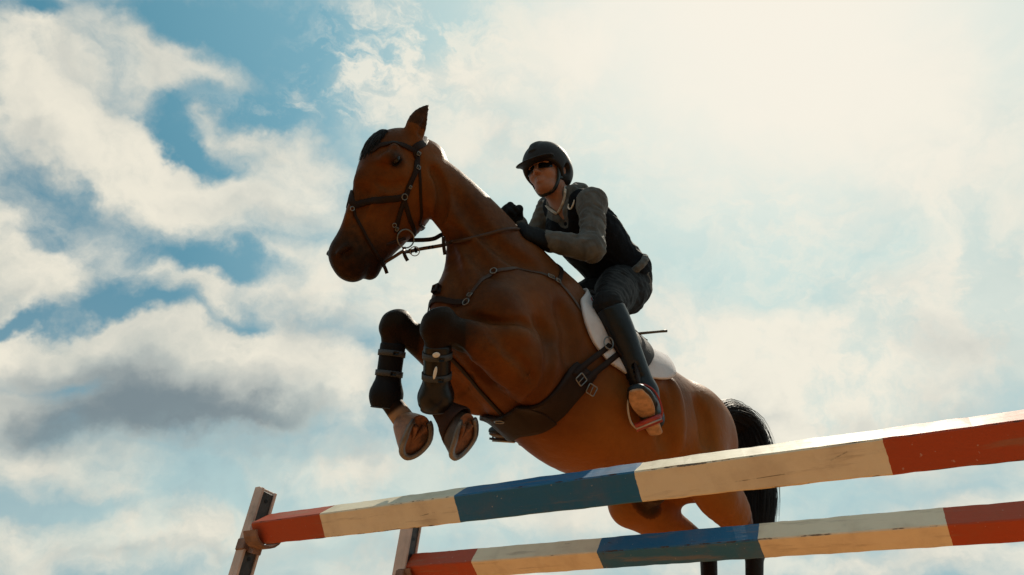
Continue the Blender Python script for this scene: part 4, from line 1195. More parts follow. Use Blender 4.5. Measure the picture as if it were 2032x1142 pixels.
# ------------------------------------------------------------------ leg boots
def leg_boot(label, s, kneep, fet, col, knee_c):
    dn = nrm(fet - kneep); L = np.linalg.norm(fet - kneep); fwd = nrm(kneep - elbow[s]); fwd = nrm(fwd - fwd @ dn * dn); la = np.cross(dn, fwd)
    e = empty('tendon_boot', tuple(h2w(kneep + dn * .15).tolist())); tag(e, label, 'horse boot', 'tendon boots on the horse\'s forelegs')
    prof = [(.30, .040, .046), (.34, .043, .050), (.55, .042, .049), (.78, .043, .050), (.88, .050, .058), (.97, .057, .066), (1.06, .057, .066), (1.15, .050, .058), (1.20, .042, .050)]
    prof = catmull(prof, 4); mb = MB(); n = 24; V = []
    for t, rl, rf in prof:
        for j in range(n):
            q = 2 * math.pi * j / n
            V.append(kneep + dn * L * t + la * rl * math.cos(q) + fwd * (rf * math.sin(q) - .006))
    F = [(i * n + j, i * n + (j + 1) % n, (i + 1) * n + (j + 1) % n, (i + 1) * n + j) for i in range(len(prof) - 1) for j in range(n)]
    F += [tuple(range(n)), tuple((len(prof) - 1) * n + j for j in range(n))[::-1]]
    mb.add([h2w(v) for v in V], F); o = mb.build('shell', M[col], e); bm_fix(o.data)
    for t in (.44, .72):
        P = [h2w(kneep + dn * L * t + la * .0445 * math.cos(q) + fwd * (.052 * math.sin(q) - .006)) for q in np.linspace(0, 2 * math.pi, 32, endpoint=False)]
        sweep(MB(), P, [(-.0012, -.011), (.0022, -.011), (.0022, .011), (-.0012, .011)], up=np.array([nrm(p - h2w(kneep + dn * L * t)) for p in P]), closed=True).build('strap', M['strap'], e)
    vw = nrm(w2h(CAM) - fet); vw = nrm(vw - vw @ dn * dn)
    for t in (.44, .72):
        c = kneep + dn * L * t + vw * .053 - fwd * .006
        box_mb(h2w(c - np.cross(dn, vw) * .015), np.array([HR @ v for v in (dn, np.cross(dn, vw), vw)]), (.007, .010, .002)).build('strap_tab', M['shell'], e)
    P = [h2w(kneep + dn * L * 1.19 + la * .0435 * math.cos(q) + fwd * (.052 * math.sin(q) - .006)) for q in np.linspace(0, 2 * math.pi, 32, endpoint=False)]
    sweep(MB(), P, circ(.003, 6), closed=True).build('binding', M['strap'], e)
    return e, dn, la, fwd, L, vw
leg_boot('black tendon boot on the right foreleg, the foremost and leftmost leg', -1, knee[-1], fetl[-1], 'neoprene', 0)
eB, dn, la, fwd, L, vw = leg_boot('glossy dark tendon boot with painted white glints on the left foreleg, nearer the chest', 1, knee[1], fetl[1], 'shell', 0)
for t, hh, ww, o in ((.38, .010, .013, .004), (.62, .024, .006, .006)):
    c = knee[1] + dn * L * t + vw * .051 + np.cross(dn, vw) * o - fwd * .006
    ellipsoid_mb(h2w(c), np.array([HR @ v for v in (nrm(dn + .15 * np.cross(dn, vw)), np.cross(dn, vw), vw)]), (hh, ww, .003), 14, 8).build('glint_patch', M['white'], eB)  # white patches stand in for specular glints on the shell
# rubber bell boot over the left fore pastern and hoof
def bell():
    a = nrm(sole[1] - coro[1]); c0 = coro[1] - nrm(coro[1] - fetl[1]) * .05; n = 28; V = []
    dz = nrm(zp(922, 912, 2.5) - zp(940, 812, 2.5)); dz = nrm(dz - dz @ a * a); lz = np.cross(a, dz)
    for t, r in ((0, .043), (.12, .046), (.5, .060), (.85, .075), (1, .079), (1, .075), (.85, .071), (.5, .056)):
        c = c0 * (1 - t) + (coro[1] + a * .042) * t
        for j in range(n):
            q = 2 * math.pi * j / n; V.append(c + dz * r * math.cos(q) + lz * r * .88 * math.sin(q))
    F = [(i * n + j, i * n + (j + 1) % n, (i + 1) * n + (j + 1) % n, (i + 1) * n + j) for i in range(7) for j in range(n)]
    F.append(tuple(range(n))[::-1])
    o = MB().add([h2w(v) for v in V], F).build('bell_boot', M['rubber']); bm_fix(o.data)
    tag(o, 'dark brown rubber bell boot over the left fore hoof', 'horse boot')
bell()

# ------------------------------------------------------------------ rider (horse frame)
def ax_world(v): return np.asarray(v, float) @ HR       # world direction -> horse frame
UPW = ax_world([0, 0, 1.])
# head frame
HC = hl(1086, 346, 0.0)
_az = rad(-128)
hf_ = ax_world([math.cos(_az) * .99, math.sin(_az) * .99, -.46]); hf_ = nrm(hf_)
hu_ = nrm(UPW + .04 * hf_); hu_ = nrm(hu_ - hu_ @ hf_ * hf_); hs_ = np.cross(hu_, hf_)      # forward, up, left
def rh(f, l, u): return HC + hf_ * f + hs_ * l + hu_ * u
PEL = hl(1232, 556, .0); 
hip = {1: hl(1229, 566, .10), -1: hl(1229, 566, .10) * np.array([1, -1, 1])}
kne = {1: hl(1207, 606, .27)}; kne[-1] = kne[1] * np.array([1, -1, 1])
ank = {1: zp(1281, 778, 2.84)}; ank[-1] = ank[1] * np.array([1, -1, 1]) + np.array([.05, 0, -.0])
toe = {1: zp(1268, 790, 2.70)}; heel = {1: zp(1299, 852, 2.84)}
toe[-1] = zp(1000, 868, 3.06); heel[-1] = zp(1052, 880, 3.20); ank[-1] = (heel[-1] + np.array([-.02, .0, .09]))
sho = {1: hl(1176, 404, .175), -1: hl(1092, 418, -.17)}
elb = {1: reach(1175, 494, sho[1], .28, True)}
wri = {1: hl(1080, 477, .110)}
elb[-1] = sho[-1] + np.array([-.02, -.14, -.25]); wri[-1] = hl(1027, 440, -.06)
nekb = hl(1122, 402, 0)
print('RIDER', 'hip-knee', np.linalg.norm(hip[1] - kne[1]), 'knee-ank', np.linalg.norm(kne[1] - ank[1]), 'elb-wri', np.linalg.norm(elb[1] - wri[1]), 'sho-elb', np.linalg.norm(elb[1] - sho[1]), 'pel-nek', np.linalg.norm(PEL - nekb), 'R foot', [np.round(proj_h(x * np.array([1, -1, 1])), 2) for x in (toe[1], heel[1])], 'ankR-knee', np.linalg.norm(ank[-1] - kne[-1]), kne, ank, elb, wri)
def torso_st(inf=0.0, lo=0, hi=9):
    sp = [PEL + np.array([-.03, 0, -.06]), PEL + np.array([.01, 0, .02]), PEL * .72 + nekb * .28 + np.array([-.015, 0, .01]), PEL * .42 + nekb * .58 + np.array([-.01, 0, .0]), PEL * .16 + nekb * .84 + np.array([0, 0, -.02]), nekb + np.array([.0, 0, .0])]
    wd = [(.145, .09, .10), (.155, .09, .11), (.135, .078, .105), (.150, .088, .115), (.145, .080, .095), (.07, .06, .06)]
    out = []
    tdir = nrm(nekb - PEL); back = nrm(UPW - UPW @ tdir * tdir)
    for i, (c, (w, b, f)) in enumerate(zip(sp, wd)):
        if lo <= i <= hi: out.append([*c, *back, w + inf, b + inf, f + inf])
    return out, tdir, back
_, TD, BK = torso_st()
LO = np.array([-.62, -.50, -.98]); HI = np.array([.55, .50, .70])
def hand(f, w, dirf, palm, s, inf=0.0, curl=1.0, g=1.0):
    """w wrist, dirf towards the knuckles, palm = direction the palm faces; fingers curl round the rein"""
    d = nrm(dirf); p = nrm(palm - palm @ d * d); la = np.cross(d, p) * s     # la towards the little finger
    f.loft([[*(w - d * .01), *p, .030 * g + inf, .020 * g + inf, .020 * g + inf], [*(w + d * .03 * g), *p, .037 * g + inf, .018 * g + inf, .017 * g + inf], [*(w + d * .085 * g), *p, .041 * g + inf, .015 * g + inf, .015 * g + inf]], .015, 4)
    for k, (o, L) in enumerate(((-.030, .95), (-.010, 1.05), (.011, 1.0), (.031, .82))):
        L = L * g; b = w + d * (.085 - abs(k - 1.3) * .004) * g + la * o * g
        p1 = b + (d * .55 + p * .85 * curl) * .040 * L; p2 = p1 + (-d * .35 + p * .95) * .026 * L; p3 = p2 + (-d * .95 + p * .05) * .020 * L
        f.capsule(b - d * .01, p1, .0105 * g + inf, .0098 * g + inf, .004); f.capsule(p1, p2, .0098 * g + inf, .0090 * g + inf, .004); f.capsule(p2, p3, .0090 * g + inf, .0082 * g + inf, .004)
    t0 = w + (d * .025 - la * .032) * g; t1 = t0 + (d * .7 + p * .6 - la * .35) * .042 * g; t2 = t1 + (d * .55 + p * .55 + la * .75) * .032 * g
    f.capsule(t0, t1, .014 * g + inf, .0115 * g + inf, .01); f.capsule(t1, t2, .0115 * g + inf, .0095 * g + inf, .006)
wri[-1] = wri[-1] - UPW * .012
HDIR = {1: nrm(hl(1030, 455, .10) - wri[1]), -1: nrm(hl(992, 410, -.035) - wri[-1])}
HPALM = {1: nrm(np.array([.15, -.8, -.5])), -1: nrm(np.array([.1, .75, -.6]))}
def leg_prims(f, s, inf=0.0, parts='tsf', k=.03):
    h_, kn, an, to, he = hip[s], kne[s], ank[s], toe[s], heel[s]
    fw = nrm(kn - h_)
    if 't' in parts:
        f.loft([[*(h_ + np.array([-.02, -.01 * s, .0])), 0, s, 0, .105 + inf, .085 + inf, .095 + inf], [*(h_ * .62 + kn * .38), 0, s, 0, .092 + inf, .075 + inf, .085 + inf],
                [*(h_ * .2 + kn * .8), 0, s, 0, .066 + inf, .060 + inf, .065 + inf], [*kn, 0, s, 0, .056 + inf, .054 + inf, .056 + inf]], k, 4)
        f.ell(h_ + np.array([-.055, -.02 * s, .01]), (XA, YA, ZA), (.11 + inf, .095 + inf, .11 + inf), k)
    if 's' in parts:
        f.loft([[*kn, 0, s, 0, .054 + inf, .052 + inf, .054 + inf], [*(kn * .72 + an * .28), 0, s, 0, .052 + inf, .054 + inf, .052 + inf],
                [*(kn * .35 + an * .65), 0, s, 0, .044 + inf, .042 + inf, .044 + inf], [*an, 0, s, 0, .036 + inf, .034 + inf, .036 + inf]], k, 4)
    if 'f' in parts:
        fd = nrm(to - he); ud = nrm((an - he) - (an - he) @ fd * fd)
        f.loft([[*(he + ud * .03 + fd * .01), *ud, .028 + inf, .034 + inf, .030], [*(he + fd * .08 + ud * .032), *ud, .032 + inf, .044 + inf, .030], [*(he + fd * .15 + ud * .022), *ud, .040 + inf, .032 + inf, .022],
                [*(he + fd * .21 + ud * .017), *ud, .040 + inf, .022 + inf, .017], [*(he + fd * .255 + ud * .015), *ud, .026 + inf, .013 + inf, .013]], .02, 4)
        f.capsule(an, he + ud * .04 + fd * .03, .036 + inf, .034 + inf, .03)
def body_field():
    f = Field(LO, HI, .005)
    st, td, bk = torso_st(-.012); f.loft(st, .04, 5, 2.2)
    for s in (1, -1):
        f.capsule(sho[s], nekb + TD * -.03, .045, .05, .05)
        f.capsule(sho[s], elb[s], .046, .036, .03); f.capsule(elb[s], wri[s], .038, .024, .02)
        hand(f, wri[s], HDIR[s], HPALM[s], s, 0.0, 1.0, 1.10 if s == 1 else 1.0)
        leg_prims(f, s, -.008)
    # neck and head
    f.capsule(nekb + TD * .0, rh(-.035, 0, -.07), .062, .054, .04)
    f.ell(rh(-.012, 0, .035), (hf_, hs_, hu_), (.098, .076, .098), .02)
    f.ell(rh(.028, 0, -.030), (hf_, hs_, hu_), (.062, .058, .075), .04)
    f.ell(rh(.048, 0, -.082), (hf_, hs_, hu_), (.036, .036, .026), .035)       # chin
    f.capsule(rh(-.02, .050, -.045), rh(.042, .022, -.083), .016, .013, .03); f.capsule(rh(-.02, -.050, -.045), rh(.042, -.022, -.083), .016, .013, .03)
    f.capsule(rh(.086, 0, .020), rh(.112, 0, -.016), .0085, .0115, .014)      # nose
    f.ell(rh(.100, .011, -.021), (hf_, hs_, hu_), (.010, .008, .008), .008); f.ell(rh(.100, -.011, -.021), (hf_, hs_, hu_), (.010, .008, .008), .008)
    for s in (1, -1):
        f.ell(rh(.070, s * .032, .008), (hf_, hs_, hu_), (.014, .017, .012), .014, neg=True)
        f.ell(rh(.064, s * .033, .010), (hf_, hs_, hu_), (.014, .014, .012), .006)
        f.capsule(rh(.080, s * .014, .028), rh(.070, s * .048, .026), .009, .008, .015)
        f.ell(rh(.060, s * .040, -.022), (hf_, hs_, hu_), (.022, .020, .018), .025)
        e = rh(-.015, s * .080, .0)
        f.ell(e, (hf_, hs_, hu_), (.018, .008, .030), .006); f.ell(e + hs_ * s * .006 + hf_ * .003, (hf_, hs_, hu_), (.009, .006, .016), .006, neg=True)
    f.capsule(rh(.088, .018, -.050), rh(.096, 0, -.0475), .0055, .0065, .010); f.capsule(rh(.088, -.018, -.050), rh(.096, 0, -.0475), .0055, .0065, .010)
    f.capsule(rh(.088, .014, -.060), rh(.092, 0, -.060), .0065, .0075, .010); f.capsule(rh(.088, -.014, -.060), rh(.092, 0, -.060), .0065, .0075, .010)
    f.capsule(rh(.094, .022, -.0535), rh(.106, 0, -.054), .0030, .0034, .006, neg=True); f.capsule(rh(.094, -.022, -.0535), rh(.106, 0, -.054), .0030, .0034, .006, neg=True)
    return f
person = empty('person', tuple(h2w(PEL).tolist()))
tag(person, 'person in a black vest, grey top, helmet and sunglasses crouching in the saddle', 'person')
M['skin'] = mat('skin', (.36, .155, .09), .5, var=.12, vscale=30, bump=.2, bscale=400)
for n_, v in (('Subsurface Weight', .15),): M['skin'].node_tree.nodes['Principled BSDF'].inputs[n_].default_value = v
BF = body_field(); BV, BFc = BF.mesh(2)
mesh_obj('body', h2w(BV), BFc, M['skin'], person)
def fabric(name, color, fold=26., weave=600., rough=.85, sheen=.3, dist=.012, spec=.3):
    m = bpy.data.materials.new(name); m.use_nodes = True
    T = NT(m.node_tree); b = T.n['Principled BSDF']; tc = T.new('ShaderNodeTexCoord').outputs['Object']
    n = T.noise(T.vmath('MULTIPLY', tc, (1., 1., .6)), fold, 5, .55, .6); w = T.noise(tc, weave, 2, .5)
    c = T.mix(T.smooth(n, .35, .7), tuple(x * .75 for x in color), tuple(x * 1.2 for x in color))
    T.inp(b, 'Base Color', T.mix(T.math('MULTIPLY', w, .25), c, tuple(x * .6 for x in color)))
    b.inputs['Roughness'].default_value = rough; b.inputs['Sheen Weight'].default_value = sheen; b.inputs['Specular IOR Level'].default_value = spec
    b.inputs['Sheen Tint'].default_value = (*[min(1, x * 3 + .1) for x in color], 1)
    bp = T.new('ShaderNodeBump'); T.inp(bp, 'Strength', .8); T.inp(bp, 'Distance', dist)
    T.inp(bp, 'Height', T.math('ADD', n, T.math('MULTIPLY', w, .06))); T.l.new(bp.outputs[0], b.inputs['Normal'])
    return m
M['hoodie'] = fabric('grey_knit', (.100, .098, .092), 22.)
M['vest'] = fabric('black_softshell', (.004, .005, .008), 18., rough=.8, sheen=.0, spec=.15)
M['breech'] = fabric('charcoal_breeches', (.011, .011, .012), 24., rough=.75, sheen=.03, spec=.2, dist=.010)
M['glove'] = fabric('black_glove', (.006, .006, .007), 40., rough=.7, sheen=.0, spec=.15, dist=.005)
M['boot'] = mat('black_polished_boot', (.006, .008, .011), .36, var=.2, vscale=20, bump=.35, bscale=45, spec=.35)
M['helmet'] = mat('matt_black_helmet', (.018, .013, .012), .55, spec=.25, var=.1, bump=.15, bscale=500)
M['helmet_trim'] = mat('glossy_black_trim', (.012, .011, .012), .3, var=.1)
M['lens'] = mat('dark_lens', (.006, .006, .008), .08, var=.1, spec=.8)
M['shirt'] = fabric('white_cotton', (.62, .55, .48), 40., rough=.8)
def wrinkle(V, F_, amp, freq, seed, axes=((1, 1, 1),)):
    from mathutils import noise as mn
    T_ = V[F_]; fn_ = np.cross(T_[:, 2] - T_[:, 0], T_[:, 3] - T_[:, 1]); N = np.zeros_like(V)
    for j in range(4):
        for k in range(3): N[:, k] += np.bincount(F_[:, j], fn_[:, k], minlength=len(V))
    N /= np.linalg.norm(N, axis=1)[:, None] + 1e-12
    d = np.empty(len(V)); off = Vector((seed * 3.7, seed * 1.3, seed * 2.9))
    for i, p in enumerate(V * freq):
        q = Vector(p) + off; w = mn.noise_vector(q * .6)
        a = mn.noise(Vector((q.x * 1.0 + w.x * .8, q.y * 1.0 + w.y * .8, q.z * 1.9 + w.z * .8)))
        d[i] = (1 - abs(a) * 2.6) * .7 + mn.noise(q * 2.3) * .4
    return V + N * (amp * (d - .35))[:, None]
def fieldmesh(fn, h, lo, hi, name, m, sm=2, wr=None):
    f = Field(lo, hi, h); fn(f); V, F_ = f.mesh(sm)
    if wr: V = wrinkle(V, F_, *wr)
    o = mesh_obj(name, h2w(V), F_, m, person); return o, V, F_
# sleeves and hood (grey hoodie)
def hoodie(f):
    st, td, bk = torso_st(.004); f.loft(st, .04, 5, 2.2)
    for s in (1, -1):
        f.capsule(sho[s] + np.array([0, 0, .0]), nekb + TD * -.05, .062, .062, .05)
        a, b, c = sho[s], elb[s], wri[s]
        f.loft([[*(a + TD * .01), *TD, .066, .062, .070], [*(a * .6 + b * .4), *TD, .058, .060, .062], [*(a * .2 + b * .8), *TD, .054, .056, .056], [*b, *TD, .054, .054, .056]], .03, 4)
        f.loft([[*b, *UPW, .055, .054, .056], [*(b * .7 + c * .3), *UPW, .055, .054, .056], [*(b * .3 + c * .7), *UPW, .048, .047, .048], [*c, *UPW, .042, .041, .041]], .025, 4)
        # folds at the elbow and under the arm
        u_ = nrm(b - a); v_ = nrm(c - b)
        sd = nrm(np.cross(u_, v_)); inner = nrm(v_ - u_)
        f.ell(c - nrm(c - b) * .004, (nrm(c - b), nrm(np.cross(c - b, UPW)), UPW), (.018, .044, .042), .012)
    # collar and folded hood behind the neck
    for i in range(13):
        q = math.radians(-158 + 316 * i / 12)
        fwd = -math.cos(q); sd_ = math.sin(q)
        c = nekb + TD * (.018 + .012 * fwd) + BK * (-.052 * fwd) * 1.0 + YA * sd_ * .070 + UPW * .02
        if i > 0: f.capsule(pc_, c, .024, .024, .02)
        pc_ = c
    f.loft([[*(nekb - TD * .0 + BK * .075 + YA * -.085), *BK, .035, .028, .03], [*(nekb - TD * .045 + BK * .130), *BK, .070, .042, .060], [*(nekb - TD * .0 + BK * .075 + YA * .085), *BK, .035, .028, .03]], .03, 6)
    f.loft([[*(nekb + TD * .02 + BK * .085 + YA * -.06), *BK, .03, .018, .03], [*(nekb + TD * .0 + BK * .135), *BK, .03, .020, .03], [*(nekb + TD * .02 + BK * .085 + YA * .06), *BK, .03, .018, .03]], .015, 6)
    f.capsule(nekb + TD * .14 - BK * .005, nekb - TD * .02 - BK * .03, .050, .050, .012, neg=True)
    f.ell(nekb - TD * .012 + BK * .122, (TD, YA, BK), (.020, .055, .05), .02, neg=True)
    f.capsule(nekb + TD * .05 - BK * .06, nekb - TD * .07 - BK * .11, .024, .005, .02, neg=True)
HO, HOV, HOF = fieldmesh(hoodie, .005, np.array([-.5, -.45, -.15]), np.array([.5, .45, .6]), 'hoodie', M['hoodie'], 2, (.0055, 17., 1))
def vest(f):
    st, td, bk = torso_st(.016, 1); st = st[:-1]
    f.loft(st, .04, 5, 2.3)
    for s in (1, -1):
        f.capsule(sho[s] * .62 + nekb * .38 + TD * .002, nekb * .8 + PEL * .2, .064, .075, .05)
        f.capsule(sho[s] + TD * .04 + np.array([0, .085 * s, 0]), sho[s] - TD * .055 + np.array([0, .075 * s, 0]), .060, .050, .02, neg=True)
    f.capsule(nekb + TD * .12 - BK * .0, nekb + TD * .01 - BK * .04, .086, .080, .02, neg=True)
    f.capsule(nekb + TD * .02 - BK * .09, nekb - TD * .10 - BK * .15, .060, .014, .02, neg=True)
    f.capsule(PEL * .93 + nekb * .07 - BK * .13, PEL * .93 + nekb * .07 - BK * .11, .02, .02, .01)
VE, VEV, VEF = fieldmesh(vest, .005, np.array([-.5, -.40, -.15]), np.array([.45, .40, .6]), 'vest', M['vest'], 2, (.0055, 13., 2))
def hem(f):
    q = PEL + TD * .035; n = 26; pp = None
    for i in range(n + 1):
        a = 2 * math.pi * i / n; c = q + YA * .178 * math.cos(a) + BK * (.125 * math.sin(a)) + BK * .0
        if pp is not None: f.capsule(pp, c, .016, .016, .012)
        pp = c
    f.ell(q + BK * .12 + YA * .06, (TD, YA, BK), (.03, .05, .018), .02)
fieldmesh(hem, .005, np.array([-.55, -.40, -.15]), np.array([.3, .40, .5]), 'top_hem', M['hoodie'])
def breeches(f):
    st, td, bk = torso_st(.004, 0, 2); f.loft(st, .04, 5, 2.2)
    for s in (1, -1):
        leg_prims(f, s, .004, 't'); leg_prims(f, s, .0, 's')
        h_, kn = hip[s], kne[s]; d = nrm(kn - h_)
        for t in (.08, .2, .85, .93):
            q = h_ * (1 - t) + kn * t; f.capsule(q + np.array([.09, .03 * s, 0]), q + np.array([.03, .085 * s, .02]), .005, .003, .02, neg=True)
fieldmesh(breeches, .005, np.array([-.62, -.45, -.70]), np.array([.3, .45, .4]), 'breeches', M['breech'], 2, (.0050, 15., 3))
for s in (1, -1):
    def tall(f, s=s):
        leg_prims(f, s, .010, 'sf')
        kn, an = kne[s], ank[s]; d = nrm(an - kn)
        f.ell(kn - d * .02, (d, YA, np.cross(d, YA)), (.055, .085, .085), .004, neg=True)     # open top below the knee
        for t, w in ((.80, .006), (.86, .006), (.92, .006)):
            q = kn * (1 - t) + an * t; f.capsule(q + nrm(toe[s] - heel[s]) * .055 + YA * s * .02, q - YA * s * .03 + nrm(toe[s] - heel[s]) * .05, w, .004, .014, neg=True)
    lo = np.minimum.reduce([kne[s], ank[s], toe[s], heel[s]]) - .12; hi = np.maximum.reduce([kne[s], ank[s], toe[s], heel[s]]) + .12
    o, V_, F_ = fieldmesh(tall, .005, lo, hi, 'riding_boot', M['boot'])
    # leather sole
    fd = nrm(toe[s] - heel[s]); ud = nrm((ank[s] - heel[s]) - (ank[s] - heel[s]) @ fd * fd); la = np.cross(fd, ud)
    def solef(f, s=s, fd=fd, ud=ud, la=la):
        he = heel[s]
        f.loft([[*(he + fd * .10), *ud, .030, .007, .007], [*(he + fd * .15), *ud, .041, .008, .008], [*(he + fd * .21), *ud, .042, .008, .008], [*(he + fd * .262 + ud * .004), *ud, .026, .007, .007]], .008, 5, 2.6)
        f.loft([[*(he - fd * .012 - ud * .008), *ud, .028, .014, .012], [*(he + fd * .045 - ud * .008), *ud, .031, .014, .012]], .006, 5, 2.8)
    f = Field(lo, hi, .004); solef(f); V_, F_ = f.mesh(1)
    mesh_obj('boot_sole', h2w(V_), F_, M['dark_hoof'] if s == -1 else M['tan_sole'] if 'tan_sole' in M else M.setdefault('tan_sole', mat('scuffed_leather_sole', (.42, .24, .13), .6, var=.25, vscale=40, dirt=(.10, .05, .03, .6), bump=.4, bscale=120)), o)
    def gl(f, s=s): hand(f, wri[s], HDIR[s], HPALM[s], s, .006, 1.0, 1.28 if s == 1 else 1.05); f.capsule(wri[s] - HDIR[s] * (.035 if s == 1 else .075), wri[s] + HDIR[s] * .01, .043 if s == 1 else .034, .038 if s == 1 else .032, .02)
    fieldmesh(gl, .0035, wri[s] - .16, wri[s] + .16, 'glove', M['glove'], 1)
# helmet
def helmet(f):
    f.ell(rh(-.008, 0, .042), (hf_, hs_, hu_), (.132, .110, .118), .01)
    f.ell(rh(-.055, 0, .005), (hf_, hs_, hu_), (.085, .098, .085), .03)
    f.ell(rh(-.012, 0, .040), (hf_, hs_, hu_), (.108, .086, .096), .004, neg=True)
    # cut away in front of the face and below
    f.ell(rh(.115, 0, -.055), (hf_, hs_, hu_), (.118, .16, .085), .012, neg=True)
    f.ell(rh(-.02, 0, -.130), (hf_, hs_, hu_), (.14, .16, .078), .012, neg=True)
    for s in (1, -1):
        f.ell(rh(-.012, s * .105, -.008), (hf_, hs_, hu_), (.022, .03, .028), .008, neg=True)
    # ridge
    f.loft([[*rh(-.13, 0, .06), *hu_, .020, .006, .006], [*rh(-.08, 0, .142), *hu_, .020, .006, .006], [*rh(0, 0, .158), *hu_, .020, .006, .006], [*rh(.08, 0, .132), *hu_, .020, .006, .006], [*rh(.116, 0, .085), *hu_, .020, .006, .006]], .01, 6)
HE, HEV, HEF = fieldmesh(helmet, .0035, HC - .2, HC + .2, 'helmet_shell', M['helmet'], 2)
HE.name = 'helmet'
def peak_(f):
    f.ell(rh(.104, 0, .036), (nrm(hf_ - .22 * hu_), hs_, nrm(hu_ + .22 * hf_)), (.066, .098, .011), .012)
    f.ell(rh(.065, 0, .036), (hf_, hs_, hu_), (.055, .088, .016), .012)
    f.ell(rh(.02, 0, .000), (hf_, hs_, hu_), (.084, .082, .055), .01, neg=True)
    f.ell(rh(.135, 0, -.002), (nrm(hf_ - .2 * hu_), hs_, hu_), (.085, .085, .024), .012, neg=True)
    f.ell(rh(-.03, 0, .05), (hf_, hs_, hu_), (.12, .095, .1), .004, neg=True)
f = Field(HC - .22, HC + .24, .0035); peak_(f); V_, F_ = f.mesh(2); mesh_obj('peak', h2w(V_), F_, M['helmet'], HE)
# harness and chin strap
for s in (1, -1):
    def stp(pts, w=.008): 
        P = catmull([h2w(rh(*p)) for p in pts], 5); c0 = h2w(rh(0, 0, -.02)); return sweep(MB(), P, [(-.0012, -w), (.0016, -w), (.0016, w), (-.0012, w)], up=np.array([nrm(p - c0) for p in P]))
    stp([(.035, s * .084, .03), (.030, s * .078, -.02), (.030, s * .064, -.066), (.042, s * .038, -.108), (.048, 0, -.118)], .009).build('chin_strap', M['helmet_trim'], HE)
    stp([(-.055, s * .088, .0), (-.025, s * .083, -.03), (.020, s * .070, -.052)], .007).build('chin_strap', M['helmet_trim'], HE)
# sunglasses
sg = MB(); fr = MB()
for s in (1, -1):
    g = []
    V = []; nu = 10; nv = 6
    for i in range(nv + 1):
        for j in range(nu + 1):
            a = -1 + 2 * j / nu; b = -1 + 2 * i / nv; k = 1 - .18 * abs(a) ** 3 * (1 if b < 0 else .4)
            l = s * (.036 + a * .030); u = .010 + b * .0175 * k - .002 * a
            V.append(h2w(rh(.098 - 1.0 * (abs(l) / .07) ** 2 * .040 - .004 * b, l, u)))
    F_ = [(i * (nu + 1) + j, i * (nu + 1) + j + 1, (i + 1) * (nu + 1) + j + 1, (i + 1) * (nu + 1) + j) for i in range(nv) for j in range(nu)]
    n0 = len(V); V += [v - (HR @ hf_) * .002 for v in V]; F_ += [tuple(n0 + q for q in f_[::-1]) for f_ in F_]
    sg.add(V, F_)
    edge = [V[j] for j in range(nu + 1)] + [V[i * (nu + 1) + nu] for i in range(1, nv)] + [V[nv * (nu + 1) + j] for j in range(nu, -1, -1)] + [V[i * (nu + 1)] for i in range(nv - 1, 0, -1)]
    sweep(fr, edge, circ(.0018, 6), closed=True)
    sweep(fr, catmull([h2w(rh(.064, s * .066, .016)), h2w(rh(.02, s * .082, .016)), h2w(rh(-.02, s * .085, .010))], 4), circ(.0028, 6))
sweep(fr, [h2w(rh(.099, .008, .014)), h2w(rh(.103, 0, .015)), h2w(rh(.099, -.008, .014))], circ(.0024, 6))
G = fr.build('sunglasses', M['helmet_trim'], person); sg.build('lens', M['lens'], G)
# white shirt collar inside the hoodie
co_ = MB(); BB = make_bvh(h2w(BV), BFc); HB = make_bvh(h2w(HOV), HOF)
for pts in ([(1122, 370), (1120, 392), (1114, 410), (1106, 424)], [(1078, 398), (1085, 410), (1094, 418), (1105, 425)]):
    Q = []
    for px, py in catmull(pts, 3):
        c_ = [shoot(px, py, b) for b in (BB, HB)]; c_ = [x for x in c_ if x[0] is not None]
        if c_: p, n = min(c_, key=lambda x: np.linalg.norm(x[0] - CAM)); Q.append(p + nrm(CAM - p) * .006)
    if len(Q) > 3: sweep(co_, Q, [(-.0015, -.006), (.0015, -.006), (.0015, .006), (-.0015, .006)], up=np.array([nrm(CAM - p) for p in Q]))
co_.build('shirt_collar', M['shirt'], person)
# emblem on the vest: a small white hooked stroke
VB = make_bvh(h2w(VEV), VEF); HB = make_bvh(h2w(HOV), HOF)
E_ = []
for px, py in ((1140, 397), (1138, 405), (1134, 413), (1130, 415), (1128, 411), (1129, 405)):
    p, n = shoot(px, py, VB); p2, n2 = shoot(px, py, HB)
    if p is None or (p2 is not None and np.linalg.norm(p2 - CAM) < np.linalg.norm(p - CAM)): p, n = p2, n2
    if p is not None: E_.append(p + n * .002)
if len(E_) > 3:
    P = catmull(E_, 4); sweep(MB(), P, [(-.001, -.0035), (.001, -.0035), (.001, .0035), (-.001, .0035)], up=nrm(CAM - P[0]), scale=list(np.interp(np.linspace(0, 1, len(P)), [0, .2, .8, 1], [.5, 1, 1, .5]))).build('emblem', M['white'], VE)
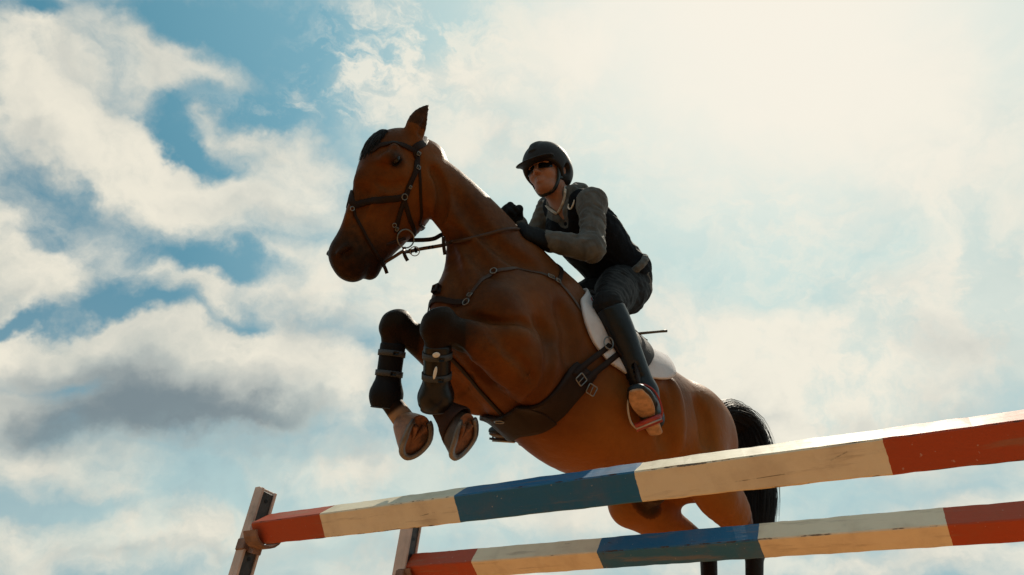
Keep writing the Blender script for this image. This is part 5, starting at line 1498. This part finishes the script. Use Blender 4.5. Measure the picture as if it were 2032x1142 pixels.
# stirrups
def stirrup(s):
    """iron round the ball of the foot, with its leather"""
    fd = nrm(toe[s] - heel[s]); ud = nrm((ank[s] - heel[s]) - (ank[s] - heel[s]) @ fd * fd); la = np.cross(fd, ud)
    e = empty('stirrup', tuple(h2w(heel[s]).tolist()))
    if s == 1:
        Z = lambda px, py, z=2.765: W(px, py, z)
        top_ = Z(1268, 763); 
        L_ = catmull([top_, Z(1255, 770), Z(1248, 786), Z(1246, 812), Z(1252, 838), Z(1262, 850)], 5)
        R_ = catmull([top_, Z(1282, 765), Z(1298, 776), Z(1309, 796), Z(1314, 815), Z(1312, 828)], 5)
        tr0, tr1 = Z(1262, 849), Z(1312, 829)
    else:
        c = heel[s] + fd * .19; tr0 = h2w(c - la * .06 - ud * .012); tr1 = h2w(c + la * .06 - ud * .012); top_ = h2w(c + ud * .125)
        L_ = catmull([top_, h2w(c - la * .04 + ud * .11), h2w(c - la * .064 + ud * .05), tr0], 6); R_ = catmull([top_, h2w(c + la * .04 + ud * .11), h2w(c + la * .064 + ud * .05), tr1], 6)
    vw = nrm(CAM - top_)
    sweep(MB(), L_, [(-.007, -.004), (.007, -.004), (.007, .004), (-.007, .004)], up=vw).build('branch', M['steel_soft'], e)
    sweep(MB(), R_, [(-.007, -.004), (.007, -.004), (.007, .004), (-.007, .004)], up=vw).build('branch', M['red'] if s == 1 else M['leather'], e)
    t_ = nrm(tr1 - tr0); 
    FDw = HR @ fd; UDw = HR @ ud
    sweep(MB(), [tr0 - t_ * .002, tr1 + t_ * .002], [(-.022, -.004), (.022, -.004), (.022, .005), (-.022, .005)], up=FDw).build('tread', M['red'] if s == 1 else M['leather'], e)
    sweep(MB(), [tr0 - UDw * .006, tr1 - UDw * .006], circ(.0045, 6)).build('tread_rim', M['steel_soft'], e)
    return e, top_
M['steel_soft'] = mat('brushed_alloy', (.42, .38, .35), .38, metal=.6, var=.1)
e1, top1 = stirrup(1); tag(e1, 'red and silver stirrup iron round the rider\'s left boot', 'stirrup', 'stirrups')
e2, top2 = stirrup(-1); tag(e2, 'dark stirrup iron round the boot on the far side, below the belly', 'stirrup', 'stirrups')
lp = [h2w(wrap_pt) for wrap_pt in ()] 
for s, tp in ((1, top1), (-1, top2)):
    a = h2w(np.array([-.16, .24 * s, -.10])); b = h2w(np.array([-.20, .315 * s, -.34]))
    P = catmull([a, b, tp - np.array([0, 0, .0])], 8); up_ = HR[:, 1] * s
    sweep(MB(), P, [(-.002, -.012), (.002, -.012), (.002, .012), (-.002, .012)], up=up_).build('stirrup_leather', M['leather'], e1 if s == 1 else e2)
# riding crop tucked behind the thigh, its tip in the open
C0 = W(1205, 668, 3.02); C1 = W(1323, 657, 3.12)
cr_ = sweep(MB(), catmull([C0, (C0 + C1) / 2, C1], 8), circ(.0078, 8), scale=list(np.interp(np.linspace(0, 1, 17), [0, .9, 1], [1, .75, .9])))
tag(cr_.build('riding_crop', M['tan_dark'] if 'tan_dark' in M else M.setdefault('tan_dark', mat('dark_wrapped_crop', (.05, .035, .012), .5)), None), 'thin dark riding crop sticking out behind the rider\'s left boot', 'riding crop')
